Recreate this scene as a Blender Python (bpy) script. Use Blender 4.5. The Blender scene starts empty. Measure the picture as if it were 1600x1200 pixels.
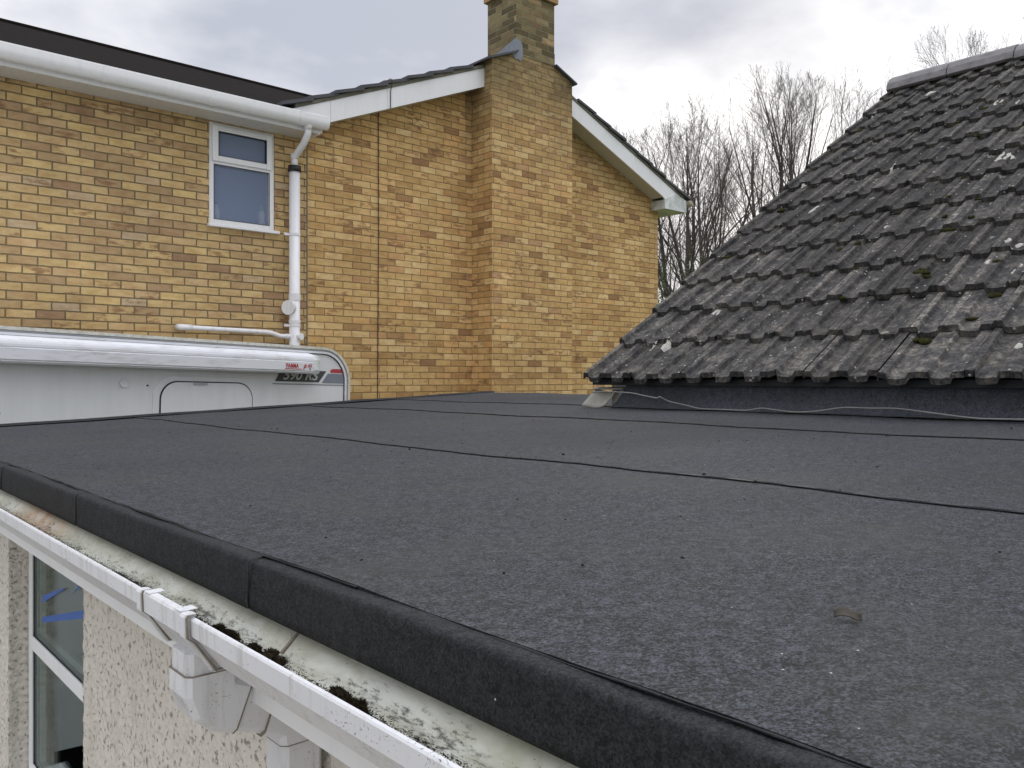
import bpy, math, random
import numpy as np
from mathutils import Vector, Matrix
R = math.radians
rnd = random.Random(7)
S = bpy.context.scene
C = S.collection
# World axes: x runs along the brick house gable (to the right), y runs along the flat roof's
# front edge (to the left), z up; the camera stands at the origin, all lengths in metres.
# ------------------------------------------------------------------ camera
FX, FY = 0.6640, 0.7477            # forward direction
F = 1305.0
cam_d = bpy.data.cameras.new('camera'); cam = bpy.data.objects.new('camera', cam_d); C.objects.link(cam)
cam_d.sensor_width = 36; cam_d.lens = F / 1600 * 36; cam_d.clip_start = 0.02; cam_d.clip_end = 2000
cam_d.shift_y = -8 / 1600
cam.location = (0, 0, 0); cam.rotation_euler = (R(90), 0, -math.atan2(FX, FY))
cam_d.dof.use_dof = False
S.camera = cam
# ------------------------------------------------------------------ light
SUN_DIR = Vector((0.876, 0.5594, 0.2927)).normalized()
w = bpy.data.worlds.new('World'); S.world = w; w.use_nodes = True
sl = bpy.data.lights.new('sun', 'SUN'); sl.energy = 0.9; sl.angle = R(18); sl.color = (1, 0.96, 0.9)
so = bpy.data.objects.new('sun', sl); C.objects.link(so)
so.rotation_euler = SUN_DIR.to_track_quat('Z', 'Y').to_euler(); so.location = (0, 0, 20)
S.view_settings.view_transform = 'Standard'; S.view_settings.look = 'None'
S.view_settings.exposure = 0.08; S.view_settings.gamma = 1; S.view_settings.use_curve_mapping = False
S.render.engine = 'CYCLES'


class NT:
    """small helper for node graphs"""
    def __init__(s, nt): s.nt = nt; s.n = nt.nodes; s.l = nt.links
    def new(s, t, **kw):
        n = s.n.new(t)
        for k, v in kw.items(): setattr(n, k, v)
        return n
    def put(s, sock, v):
        if isinstance(v, bpy.types.NodeSocket): s.l.new(v, sock)
        elif v is not None:
            if hasattr(sock.default_value, '__len__') and not hasattr(v, '__len__'): v = (v, v, v)
            if hasattr(v, '__len__') and len(sock.default_value) == 4 and len(v) == 3: v = (*v, 1)
            sock.default_value = v
    def m(s, op, a, b=None, c=None, clamp=False):
        n = s.new('ShaderNodeMath', operation=op); n.use_clamp = clamp
        s.put(n.inputs[0], a)
        if b is not None: s.put(n.inputs[1], b)
        if c is not None: s.put(n.inputs[2], c)
        return n.outputs[0]
    def vm(s, op, a, b=None, out=0):
        n = s.new('ShaderNodeVectorMath', operation=op); s.put(n.inputs[0], a)
        if b is not None: s.put(n.inputs[1], b)
        return n.outputs[out]
    def mix(s, f, a, b, bt='MIX'):
        n = s.new('ShaderNodeMix', data_type='RGBA', blend_type=bt)
        s.put(n.inputs[0], f); s.put(n.inputs[6], a); s.put(n.inputs[7], b)
        return n.outputs[2]
    def noise(s, vec, scale, det=3, rough=0.55, dist=0.0, out=0):
        n = s.new('ShaderNodeTexNoise'); s.put(n.inputs['Vector'], vec); n.inputs['Scale'].default_value = scale
        n.inputs['Detail'].default_value = det; n.inputs['Roughness'].default_value = rough
        n.inputs['Distortion'].default_value = dist
        return n.outputs[out]
    def ramp(s, f, stops, interp='LINEAR'):
        n = s.new('ShaderNodeValToRGB'); r = n.color_ramp; r.interpolation = interp
        while len(r.elements) < len(stops): r.elements.new(0.5)
        for e, (p, c) in zip(r.elements, stops):
            e.position = p; e.color = (*c, 1) if hasattr(c, '__len__') else (c, c, c, 1)
        s.put(n.inputs[0], f); return n.outputs[0]
    def sep(s, v):
        n = s.new('ShaderNodeSeparateXYZ'); s.put(n.inputs[0], v); return n.outputs
    def comb(s, x, y, z):
        n = s.new('ShaderNodeCombineXYZ')
        for i, v in enumerate((x, y, z)): s.put(n.inputs[i], v)
        return n.outputs[0]
    def bump(s, h, strength=0.5, dist=0.01, normal=None):
        n = s.new('ShaderNodeBump'); n.inputs['Strength'].default_value = strength
        n.inputs['Distance'].default_value = dist; s.put(n.inputs['Height'], h)
        if normal is not None: s.put(n.inputs['Normal'], normal)
        return n.outputs[0]
    def pos(s): return s.new('ShaderNodeNewGeometry').outputs['Position']


def mat(name):
    m = bpy.data.materials.new(name); m.use_nodes = True
    t = NT(m.node_tree); b = t.n['Principled BSDF']
    return m, t, b


# ------------------------------------------------------------------ world: overcast sky
t = NT(w.node_tree); bg = t.n['Background']; wo = t.n['World Output']
sky = t.new('ShaderNodeTexSky', sky_type='NISHITA'); sky.sun_disc = False
sky.sun_elevation = math.asin(SUN_DIR.z); sky.sun_rotation = math.atan2(SUN_DIR.x, SUN_DIR.y)
t.l.new(sky.outputs[0], bg.inputs[0]); bg.inputs[1].default_value = 0.08
D = t.vm('NORMALIZE', t.new('ShaderNodeTexCoord').outputs['Generated'])
dx, dy, dz = t.sep(D)
el = t.m('MAXIMUM', dz, 0.0)
# cloud layer seen in perspective: direction divided by height
kk = t.m('DIVIDE', 1.0, t.m('ADD', el, 0.22))
cv = t.comb(t.m('MULTIPLY', dx, kk), t.m('MULTIPLY', dy, kk), 0.0)
n1 = t.noise(cv, 1.15, 5, 0.5, 0.35)
n2 = t.noise(t.vm('ADD', cv, (7.3, 2.1, 0)), 3.2, 5, 0.55, 0.2)
cl = t.m('ADD', t.m('MULTIPLY', n1, 0.68), t.m('MULTIPLY', n2, 0.32))
def lobe(d, lo, hi):
    dd = t.vm('DOT_PRODUCT', D, Vector(d).normalized()[:], out=1)
    n = t.new('ShaderNodeMapRange', interpolation_type='SMOOTHSTEP'); t.put(n.inputs[0], dd)
    n.inputs[1].default_value = lo; n.inputs[2].default_value = hi
    return n.outputs[0]
def pxdir(px, py):
    X = (px - 800) / F; Z = (592 - py) / F
    return (FX + FY * X, FY - FX * X, Z)
g = t.m('ADD', cl, t.m('MULTIPLY', lobe(pxdir(1165, 215), 0.990, 1.0), 0.05))
g = t.m('ADD', g, t.m('MULTIPLY', lobe(pxdir(1168, 210), 0.9975, 0.9998), 0.14))
g = t.m('ADD', g, t.m('MULTIPLY', lobe(pxdir(985, 185), 0.994, 1.0), 0.14))
g = t.m('ADD', g, t.m('MULTIPLY', lobe(pxdir(1420, 60), 0.955, 1.0), 0.10))
g = t.m('ADD', g, t.m('MULTIPLY', lobe(pxdir(60, 40), 0.985, 1.0), 0.09))
g = t.m('SUBTRACT', g, t.m('MULTIPLY', lobe(pxdir(600, 0), 0.970, 1.0), 0.03))
g = t.m('SUBTRACT', g, t.m('MULTIPLY', lobe(pxdir(1120, 110), 0.990, 0.999), 0.06))
g = t.m('SUBTRACT', g, t.m('MULTIPLY', lobe(pxdir(930, 300), 0.992, 0.999), 0.05))
col = t.ramp(g, [(0.39, (0.53, 0.56, 0.645)), (0.47, (0.70, 0.72, 0.785)), (0.53, (0.87, 0.88, 0.925)), (0.61, (1.18, 1.18, 1.20))])
nn = t.new('ShaderNodeMapRange', interpolation_type='SMOOTHSTEP'); t.put(nn.inputs[0], dz)
nn.inputs[1].default_value = 0.38; nn.inputs[2].default_value = 1.0; nn.inputs[3].default_value = 1.0; nn.inputs[4].default_value = 2.5
bg2 = t.new('ShaderNodeBackground'); t.l.new(col, bg2.inputs[0]); t.put(bg2.inputs[1], nn.outputs[0])
mx = t.new('ShaderNodeMixShader'); mx.inputs[0].default_value = 0.93
t.l.new(bg.outputs[0], mx.inputs[1]); t.l.new(bg2.outputs[0], mx.inputs[2]); t.l.new(mx.outputs[0], wo.inputs[0])


# ------------------------------------------------------------------ materials
def brick_mat(name, pal, mortar, jw, t0, s0, weather=False, mortar_amt=1.0):
    m, t, b = mat(name)
    geo = t.new('ShaderNodeNewGeometry'); P = geo.outputs['Position']
    # jiggle so the joints are never ruler straight
    jig = t.vm('SCALE', t.vm('SUBTRACT', t.noise(P, 9, 2, out=1), (0.5, 0.5, 0.5))); jig.node.inputs['Scale'].default_value = 0.006
    P2 = t.vm('ADD', P, jig)
    x, y, z = t.sep(P2); nx, ny, nz = t.sep(geo.outputs['True Normal'])
    sx = t.m('GREATER_THAN', t.m('ABSOLUTE', nx), 0.7)
    s = t.m('ADD', t.m('MULTIPLY', t.m('SUBTRACT', 1.0, sx), x), t.m('MULTIPLY', sx, t.m('ADD', y, 0.06)))
    v = t.m('DIVIDE', t.m('SUBTRACT', z, t0), 0.075)
    row = t.m('FLOOR', v); fv = t.m('FRACT', v)
    par = t.m('MULTIPLY', t.m('FLOORED_MODULO', row, 2.0), 0.5)
    wn0 = t.new('ShaderNodeTexWhiteNoise', noise_dimensions='1D'); t.put(wn0.inputs['W'], row)
    u = t.m('ADD', t.m('ADD', t.m('DIVIDE', t.m('SUBTRACT', s, s0), 0.225), par), t.m('MULTIPLY', wn0.outputs[0], 0.07))
    cid = t.m('FLOOR', u); fu = t.m('FRACT', u)
    wn = t.new('ShaderNodeTexWhiteNoise', noise_dimensions='3D'); t.put(wn.inputs['Vector'], t.comb(cid, row, sx))
    r1 = wn.outputs['Value']; r3 = t.sep(wn.outputs['Color'])
    # distance to joint in metres
    du = t.m('MULTIPLY', t.m('MINIMUM', fu, t.m('SUBTRACT', 1.0, fu)), 0.225)
    dv = t.m('MULTIPLY', t.m('MINIMUM', fv, t.m('SUBTRACT', 1.0, fv)), 0.075)
    d = t.m('MINIMUM', du, dv)
    rag = t.m('MULTIPLY', t.m('SUBTRACT', t.noise(P, 60, 2), 0.5), 0.004)
    d = t.m('ADD', d, rag)
    mr = t.new('ShaderNodeMapRange', interpolation_type='SMOOTHSTEP'); t.put(mr.inputs[0], d)
    mr.inputs[1].default_value = jw * 0.35; mr.inputs[2].default_value = jw * 0.8
    face = mr.outputs[0]
    col = t.ramp(r1, pal)
    # streaks and kiss marks inside a brick
    pt = t.noise(t.comb(t.m('ADD', s, t.m('MULTIPLY', r1, 30)), t.m('MULTIPLY', z, 2.5), r1), 9, 4, 0.6)
    col = t.mix(t.m('MULTIPLY', t.m('SUBTRACT', pt, 0.40, clamp=True), 2.4, clamp=True), col, t.mix(1.0, col, (0.74, 0.60, 0.50), 'MULTIPLY'))
    fire = t.m('MULTIPLY', t.m('GREATER_THAN', r3[1], 0.78), t.m('MULTIPLY', t.m('SUBTRACT', pt, 0.5, clamp=True), 7, clamp=True))
    col = t.mix(t.m('MULTIPLY', fire, 0.75), col, (0.26, 0.145, 0.08))
    hv = t.m('ADD', 0.86, t.m('MULTIPLY', r3[0], 0.24))
    col = t.mix(1.0, col, t.comb(hv, hv, hv), 'MULTIPLY')
    fine = t.noise(P, 140, 3, 0.7); fg = t.m('ADD', 0.8, t.m('MULTIPLY', fine, 0.4))
    col = t.mix(1.0, col, t.comb(fg, fg, fg), 'MULTIPLY')
    big = t.noise(P, 0.9, 4, 0.6); big2 = t.noise(t.vm('MULTIPLY', P, (1, 1, 0.4)), 3.5, 5, 0.65); bgm = t.m('ADD', 0.50, t.m('ADD', t.m('MULTIPLY', big, 0.52), t.m('MULTIPLY', big2, 0.46)))
    mcol = t.mix(t.noise(P, 5, 3), mortar, tuple(c * 0.65 for c in mortar))
    if mortar_amt < 1:
        face = t.m('SUBTRACT', 1.0, t.m('MULTIPLY', t.m('SUBTRACT', 1.0, face), t.m('ADD', mortar_amt, t.m('MULTIPLY', t.noise(P, 3.1, 2), 0.5), clamp=True)))
    full = t.mix(face, mcol, col)
    full = t.mix(1.0, full, t.comb(bgm, bgm, bgm), 'MULTIPLY')
    if weather:
        wz = t.new('ShaderNodeMapRange', interpolation_type='SMOOTHSTEP'); t.put(wz.inputs[0], t.m('ADD', z, t.m('MULTIPLY', t.noise(P, 1.6, 4), 1.6)))
        wz.inputs[1].default_value = 3.2; wz.inputs[2].default_value = 5.0
        nearch = t.m('MULTIPLY', t.m('GREATER_THAN', x, 6.3), t.m('LESS_THAN', y, 9.0))
        fac = t.m('MULTIPLY', wz.outputs[0], nearch)
        sooty = t.mix(t.m('MULTIPLY', t.m('SUBTRACT', t.noise(P, 9, 6, 0.75), 0.35, clamp=True), 3.2, clamp=True), (0.055, 0.055, 0.028), (0.27, 0.215, 0.12))
        full = t.mix(t.m('MULTIPLY', fac, 0.82), full, sooty)
    t.put(b.inputs['Base Color'], full); b.inputs['Roughness'].default_value = 0.92
    b.inputs['Specular IOR Level'].default_value = 0.25
    h = t.m('ADD', t.m('MULTIPLY', face, 1.0), t.m('MULTIPLY', fine, 0.25))
    t.put(b.inputs['Normal'], t.bump(h, 1.0, 0.009))
    return m

PAL_OLD = [(0.0, (0.41, 0.24, 0.120)), (0.04, (0.56, 0.35, 0.150)), (0.20, (0.64, 0.42, 0.180)), (0.45, (0.69, 0.47, 0.205)),
           (0.65, (0.66, 0.45, 0.20)), (0.82, (0.73, 0.54, 0.27)), (0.95, (0.62, 0.385, 0.16)), (1.0, (0.47, 0.295, 0.16))]
PAL_NEW = [(0.0, (0.44, 0.28, 0.17)), (0.04, (0.52, 0.355, 0.195)), (0.22, (0.58, 0.41, 0.21)), (0.45, (0.63, 0.46, 0.22)),
           (0.62, (0.60, 0.43, 0.215)), (0.80, (0.65, 0.48, 0.22)), (0.95, (0.56, 0.395, 0.215)), (1.0, (0.49, 0.39, 0.26))]
PAL_STACK = [(0.0, (0.12, 0.10, 0.055)), (0.3, (0.17, 0.142, 0.075)), (0.6, (0.22, 0.18, 0.095)), (0.88, (0.27, 0.22, 0.12)), (1.0, (0.40, 0.30, 0.17))]
M = {}
M['brick_old'] = brick_mat('yellow stock brick', PAL_OLD, (0.30, 0.20, 0.105), 0.0075, 0.0, 0.02, True, 0.55)
M['brick_stack'] = brick_mat('sooty stack brick', PAL_STACK, (0.34, 0.30, 0.19), 0.0080, 0.0, 0.02)
M['brick_new'] = brick_mat('buff brick', PAL_NEW, (0.26, 0.20, 0.11), 0.0088, 0.058, 0.12)


def plain(name, col, rough=0.5, var=0.12, scale=8, spec=0.5, bump=0.0, bscale=60, metallic=0.0):
    m, t, b = mat(name); P = t.pos()
    n = t.noise(P, scale, 4, 0.6)
    f = t.m('ADD', 1 - var, t.m('MULTIPLY', n, 2 * var))
    t.put(b.inputs['Base Color'], t.mix(1.0, col, t.comb(f, f, f), 'MULTIPLY'))
    b.inputs['Roughness'].default_value = rough; b.inputs['Specular IOR Level'].default_value = spec
    b.inputs['Metallic'].default_value = metallic
    if bump: t.put(b.inputs['Normal'], t.bump(t.noise(P, bscale, 4, 0.6), bump, 0.004))
    return m

def grimy(name, col, dirt, amt, lo=0.5, hi=0.75, scale=(6, 6, 1.2), rough=0.45, speck=0.0):
    """painted plastic or metal with vertical run-off streaks and specks of dirt"""
    m, t, b = mat(name); P = t.pos()
    v = t.vm('MULTIPLY', P, scale)
    n = t.noise(v, 4, 6, 0.65, 0.3)
    mr = t.new('ShaderNodeMapRange'); t.put(mr.inputs[0], n); mr.inputs[1].default_value = lo; mr.inputs[2].default_value = hi
    f = t.m('MULTIPLY', mr.outputs[0], amt)
    c = t.mix(f, col, dirt)
    if speck:
        s = t.m('GREATER_THAN', t.m('ADD', t.noise(P, 260, 3, 0.7), t.m('MULTIPLY', t.noise(P, 14, 3), 0.35)), 1 - speck)
        c = t.mix(t.m('MULTIPLY', s, 0.8), c, (0.06, 0.055, 0.04))
    t.put(b.inputs['Base Color'], c); b.inputs['Roughness'].default_value = rough
    return m

M['upvc'] = grimy('white upvc', (0.86, 0.86, 0.87), (0.56, 0.56, 0.53), 0.22, rough=0.38)
M['upvc_pipe'] = grimy('white soil pipe', (0.85, 0.84, 0.86), (0.55, 0.53, 0.50), 0.4, rough=0.3)
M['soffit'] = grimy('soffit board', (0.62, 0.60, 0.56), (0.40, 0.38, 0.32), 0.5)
M['mossy_white'] = grimy('weathered white board', (0.74, 0.76, 0.76), (0.30, 0.36, 0.31), 0.8, 0.45, 0.65, (1, 1, 1))
M['gutter_out'] = grimy('white gutter outside', (0.74, 0.74, 0.76), (0.38, 0.36, 0.33), 0.55, 0.52, 0.72, (14, 14, 1.5), 0.35, 0.16)
M['van_white'] = grimy('motorhome panel', (0.72, 0.74, 0.75), (0.50, 0.52, 0.49), 0.35, 0.40, 0.80, (2.5, 2.5, 0.35), 0.30)
M['cream_trim'] = grimy('cream edge trim', (0.66, 0.65, 0.58), (0.36, 0.36, 0.28), 0.7, 0.45, 0.7, (6, 6, 6))
M['awning_case'] = grimy('awning case', (0.74, 0.75, 0.78), (0.42, 0.41, 0.38), 0.7, 0.50, 0.75, (1.5, 1.5, 8), 0.35)
M['dark_tile_brown'] = plain('dark brown roof', (0.015, 0.012, 0.011), 1.0, 0.5, 9, 0.03, 0.8, 30)
M['slate_tile'] = plain('dark grey concrete tile', (0.085, 0.085, 0.095), 0.75, 0.45, 6, 0.35, 0.6, 50)
M['mortar_bed'] = plain('lichened mortar bedding', (0.17, 0.165, 0.13), 0.95, 0.6, 22, 0.1, 0.6, 60)
M['lead'] = plain('lead flashing', (0.20, 0.22, 0.26), 0.5, 0.3, 6, 0.5, 0.4, 12)
M['lead_pale'] = plain('pale lead soaker', (0.30, 0.29, 0.25), 0.6, 0.35, 14, 0.4, 0.4, 30)
M['rubber'] = plain('black rubber', (0.015, 0.015, 0.016), 0.5, 0.2)
M['bitumen'] = plain('black bitumen bead', (0.008, 0.008, 0.010), 0.45, 0.3, 30, 0.4, 0.5, 200)
M['cable_black'] = plain('dark brown cable', (0.035, 0.015, 0.012), 0.6, 0.2)
M['cable_grey'] = plain('grey cable', (0.19, 0.19, 0.18), 0.5, 0.35, 30)
M['corbel'] = plain('orange brick cap', (0.40, 0.26, 0.13), 0.9, 0.35, 14, 0.2, 0.5, 60)
M['bark'] = plain('bare bark', (0.060, 0.048, 0.042), 0.9, 0.3, 5)
M['twig'] = plain('twigs', (0.10, 0.080, 0.070), 0.9, 0.25, 3)
M['ochre'] = plain('faded gutter end', (0.34, 0.29, 0.20), 0.7, 0.3, 20)
M['stripe_red'] = plain('red stripe', (0.42, 0.045, 0.05), 0.5, 0.15)
M['stripe_grey'] = plain('grey stripe', (0.20, 0.22, 0.26), 0.5, 0.15)
M['badge'] = plain('dark badge', (0.055, 0.06, 0.065), 0.5, 0.2)
M['badge_text'] = plain('badge lettering', (0.50, 0.52, 0.50), 0.5, 0.15)
M['red_text'] = plain('red lettering', (0.45, 0.04, 0.05), 0.5, 0.1)
M['blue'] = plain('flat blue', (0.03, 0.11, 0.42), 0.5, 0.15)
M['trim_grey'] = plain('aluminium edge trim', (0.42, 0.43, 0.45), 0.4, 0.2, 10, 0.5, 0, 60, 0.4)
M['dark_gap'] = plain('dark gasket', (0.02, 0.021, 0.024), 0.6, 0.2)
M['dirt_line'] = plain('dirty joint', (0.22, 0.19, 0.15), 0.9, 0.6, 90)
M['moss'] = plain('moss', (0.042, 0.042, 0.016), 1.0, 0.6, 40, 0.05, 1.0, 150)
M['moss_brown'] = plain('brown moss', (0.034, 0.027, 0.017), 1.0, 0.7, 60, 0.05, 1.0, 150)
M['debris'] = plain('black grit', (0.030, 0.029, 0.027), 0.95, 0.5, 90, 0.1)
M['leaf_green'] = plain('green leaves', (0.075, 0.11, 0.035), 0.7, 0.5, 6)
M['dead_leaf'] = plain('dead leaf', (0.065, 0.054, 0.042), 0.8, 0.4, 80)
M['armchair'] = plain('green upholstery', (0.03, 0.05, 0.047), 0.85, 0.25, 20)
M['room'] = plain('room plaster', (0.78, 0.80, 0.76), 0.9, 0.1, 2)
M['blind'] = plain('blue grey blind', (0.25, 0.32, 0.47), 0.9, 0.05, 2)
M['bottle'] = plain('white bottle', (0.8, 0.85, 0.85), 0.3, 0.05)
M['bottle_green'] = plain('green cap', (0.05, 0.55, 0.25), 0.4, 0.05)
M['bounce_paving'] = plain('unseen bounce paving', (0.36, 0.33, 0.29), 0.95, 0.25, 3, 0.2, 0.4, 60)
M['grass'] = plain('grass', (0.07, 0.10, 0.035), 1, 0.5, 3, 0.1, 0.6, 40)
M['drive'] = plain('asphalt', (0.06, 0.06, 0.06), 0.95, 0.4, 30, 0.2, 0.8, 200)
M['tyre'] = plain('tyre', (0.02, 0.02, 0.02), 0.8, 0.2)
M['rim'] = plain('rim', (0.5, 0.5, 0.52), 0.35, 0.1, metallic=0.7)

# mineral felt
def felt_mat(name, base, dust, gain=7.5):
    m, t, b = mat(name); P = t.pos()
    vo = t.new('ShaderNodeTexVoronoi'); t.put(vo.inputs['Vector'], P); vo.inputs['Scale'].default_value = 480
    gr = t.sep(vo.outputs['Color'])[0]
    n1 = t.noise(P, 190, 4, 0.75); n2 = t.noise(P, 55, 4, 0.7); n3 = t.noise(P, 3.0, 5, 0.6, 0.4); n4 = t.noise(t.vm('ADD', P, (9, 3, 1)), 0.9, 3, 0.5)
    n5 = t.noise(P, 430, 3, 0.8)
    k = t.m('ADD', t.m('ADD', t.m('MULTIPLY', n1, 0.9), t.m('MULTIPLY', n5, 0.8)), t.m('MULTIPLY', n2, 0.55))
    k = t.m('ADD', k, t.m('MULTIPLY', gr, 0.28))
    k = t.m('ADD', 1.0, t.m('MULTIPLY', t.m('SUBTRACT', k, 1.265), gain))
    k = t.m('MAXIMUM', k, 0.12)
    c = t.mix(1.0, base, t.comb(k, k, k), 'MULTIPLY')
    c = t.mix(t.m('MULTIPLY', t.m('MULTIPLY', t.m('SUBTRACT', n3, 0.5, clamp=True), 4.5, clamp=True), dust), c, (0.050, 0.048, 0.040))
    c = t.mix(t.m('MULTIPLY', t.m('MULTIPLY', t.m('SUBTRACT', 0.47, n4, clamp=True), 5, clamp=True), 0.6), c, (0.017, 0.018, 0.021))
    # loose pale granules
    v2 = t.new('ShaderNodeTexVoronoi'); t.put(v2.inputs['Vector'], P); v2.inputs['Scale'].default_value = 95
    pick = t.m('MULTIPLY', t.m('GREATER_THAN', t.sep(v2.outputs['Color'])[1], 0.993), t.m('LESS_THAN', v2.outputs['Distance'], 0.12))
    c = t.mix(pick, c, (0.50, 0.48, 0.45))
    t.put(b.inputs['Base Color'], c); b.inputs['Roughness'].default_value = 0.78; b.inputs['Specular IOR Level'].default_value = 0.36
    h = t.m('ADD', t.m('MULTIPLY', n1, 1.0), t.m('MULTIPLY', gr, 0.5))
    nb = t.bump(h, 0.75, 0.0022)
    t.put(b.inputs['Normal'], t.bump(t.noise(P, 14, 3, 0.6), 0.25, 0.01, nb))
    return m
M['felt'] = felt_mat('mineral felt', (0.031, 0.0335, 0.0395), 0.55)
M['felt_edge'] = felt_mat('mineral felt edge', (0.014, 0.015, 0.017), 0.10, 5.0)
M['felt_up'] = felt_mat('mineral felt upstand', (0.066, 0.073, 0.087), 0.25, 3.0)

# pebbledash / roughcast
m, t, b = mat('roughcast'); P = t.pos()
vo = t.new('ShaderNodeTexVoronoi', feature='SMOOTH_F1'); t.put(vo.inputs['Vector'], P); vo.inputs['Scale'].default_value = 70
n = t.noise(P, 30, 5, 0.65); pit = t.m('MULTIPLY', t.m('SUBTRACT', t.noise(P, 75, 3, 0.6, 0.0), 0.585, clamp=True), 11, clamp=True)
c = t.mix(n, (0.60, 0.555, 0.49), (0.78, 0.735, 0.66)); c = t.mix(t.m('MULTIPLY', pit, 0.72), c, (0.20, 0.17, 0.14))
c = t.mix(t.m('MULTIPLY', t.m('SUBTRACT', t.noise(t.vm('MULTIPLY', P, (1, 1, 0.35)), 9, 4), 0.55, clamp=True), 1.6, clamp=True), c, (0.40, 0.34, 0.26))
t.put(b.inputs['Base Color'], c); b.inputs['Roughness'].default_value = 0.95
t.put(b.inputs['Normal'], t.bump(t.m('ADD', t.m('MULTIPLY', vo.outputs['Distance'], 1.0), t.m('SUBTRACT', t.m('MULTIPLY', n, 1.0), t.m('MULTIPLY', pit, 0.6))), 0.9, 0.006))
M['roughcast'] = m

# stained inside of gutter
m, t, b = mat('gutter inside stained'); P = t.pos(); x, y, z = t.sep(P)
ps = t.vm('MULTIPLY', P, (1, 0.35, 1))
n = t.noise(ps, 22, 6, 0.65, 0.6); c = t.mix(t.m('MULTIPLY', t.m('SUBTRACT', n, 0.42, clamp=True), 3.0, clamp=True), (0.60, 0.60, 0.54), (0.34, 0.335, 0.235))
green = t.m('MULTIPLY', t.m('SUBTRACT', t.noise(P, 7, 5, 0.7), 0.52, clamp=True), 5, clamp=True)
c = t.mix(t.m('MULTIPLY', green, 0.5), c, (0.26, 0.27, 0.14))
lowz = t.new('ShaderNodeMapRange'); t.put(lowz.inputs[0], z); lowz.inputs[1].default_value = -0.335; lowz.inputs[2].default_value = -0.350
sc = t.m('ADD', t.noise(ps, 150, 4, 0.75), t.m('MULTIPLY', lowz.outputs[0], 0.13))
sc = t.m('ADD', sc, t.m('MULTIPLY', t.m('SUBTRACT', t.noise(P, 10, 4, 0.6), 0.55), 0.55))
sp = t.m('MULTIPLY', t.m('SUBTRACT', sc, 0.60, clamp=True), 7, clamp=True)
c = t.mix(t.m('MULTIPLY', sp, 0.85), c, (0.045, 0.043, 0.035))
rx = t.m('MULTIPLY', t.m('SUBTRACT', 1.0, t.m('ABSOLUTE', t.m('DIVIDE', t.m('SUBTRACT', y, 2.28), 0.32)), clamp=True), t.m('MULTIPLY', t.m('SUBTRACT', t.noise(P, 16, 3), 0.35, clamp=True), 3, clamp=True))
c = t.mix(rx, c, (0.42, 0.22, 0.10))
t.put(b.inputs['Base Color'], c); b.inputs['Roughness'].default_value = 0.6
t.put(b.inputs['Normal'], t.bump(sp, 0.4, 0.003))
M['gutter_in'] = m

# weathered concrete roof tiles
m, t, b = mat('weathered concrete tile'); geo = t.new('ShaderNodeNewGeometry'); P = geo.outputs['Position']
x, y, z = t.sep(P)
at = t.new('ShaderNodeAttribute', attribute_name='tile'); tr = at.outputs['Fac']
n = t.noise(P, 13, 6, 0.7, 0.6); n2 = t.noise(t.vm('ADD', P, (3, 8, 2)), 60, 6, 0.75)
nm = t.m('ADD', t.m('MULTIPLY', n, 0.6), t.m('MULTIPLY', t.noise(t.vm('ADD', P, (1, 2, 7)), 42, 5, 0.75, 0.5), 0.4))
c = t.ramp(nm, [(0.37, (0.012, 0.012, 0.013)), (0.48, (0.033, 0.032, 0.032)), (0.56, (0.074, 0.068, 0.061)), (0.68, (0.19, 0.168, 0.142))])
at2 = t.new('ShaderNodeAttribute', attribute_name='lip'); c = t.mix(t.m('MULTIPLY', at2.outputs['Fac'], t.m('MULTIPLY', t.m('SUBTRACT', n2, 0.40, clamp=True), 5, clamp=True)), c, (0.25, 0.225, 0.195))
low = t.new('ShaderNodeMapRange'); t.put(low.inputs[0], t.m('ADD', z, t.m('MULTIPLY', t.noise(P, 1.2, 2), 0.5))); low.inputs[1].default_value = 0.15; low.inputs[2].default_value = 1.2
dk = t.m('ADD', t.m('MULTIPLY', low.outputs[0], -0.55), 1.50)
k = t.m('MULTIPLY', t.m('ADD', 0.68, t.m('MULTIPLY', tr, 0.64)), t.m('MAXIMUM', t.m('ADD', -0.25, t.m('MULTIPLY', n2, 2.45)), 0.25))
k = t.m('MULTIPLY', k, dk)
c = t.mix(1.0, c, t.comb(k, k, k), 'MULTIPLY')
# runs down the slope, slightly warm
st = t.noise(t.vm('MULTIPLY', P, (1.5, 34, 1.5)), 2.0, 4, 0.6, 0.4)
c = t.mix(t.m('MULTIPLY', t.m('SUBTRACT', st, 0.53, clamp=True), 3.2, clamp=True), c, (0.13, 0.115, 0.10))
# lichen dots and blotches
vo = t.new('ShaderNodeTexVoronoi'); t.put(vo.inputs['Vector'], t.vm('ADD', P, t.vm('MULTIPLY', t.noise(P, 25, 3, out=1), (0.03, 0.03, 0.03)))); vo.inputs['Scale'].default_value = 14
vc = t.sep(vo.outputs['Color'])
li = t.m('MULTIPLY', t.m('GREATER_THAN', vc[0], 0.80), t.m('LESS_THAN', vo.outputs['Distance'], t.m('MULTIPLY', vc[1], 0.30)))
li = t.m('MULTIPLY', li, t.m('MULTIPLY', t.m('SUBTRACT', n2, 0.40, clamp=True), 6, clamp=True))
c = t.mix(t.m('MULTIPLY', li, 0.7), c, (0.34, 0.33, 0.29))
v3 = t.new('ShaderNodeTexVoronoi'); t.put(v3.inputs['Vector'], P); v3.inputs['Scale'].default_value = 55
v3c = t.sep(v3.outputs['Color']); dots = t.m('MULTIPLY', t.m('GREATER_THAN', v3c[0], 0.955), t.m('LESS_THAN', v3.outputs['Distance'], 0.28))
c = t.mix(t.m('MULTIPLY', dots, 0.8), c, (0.42, 0.41, 0.37))
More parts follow.
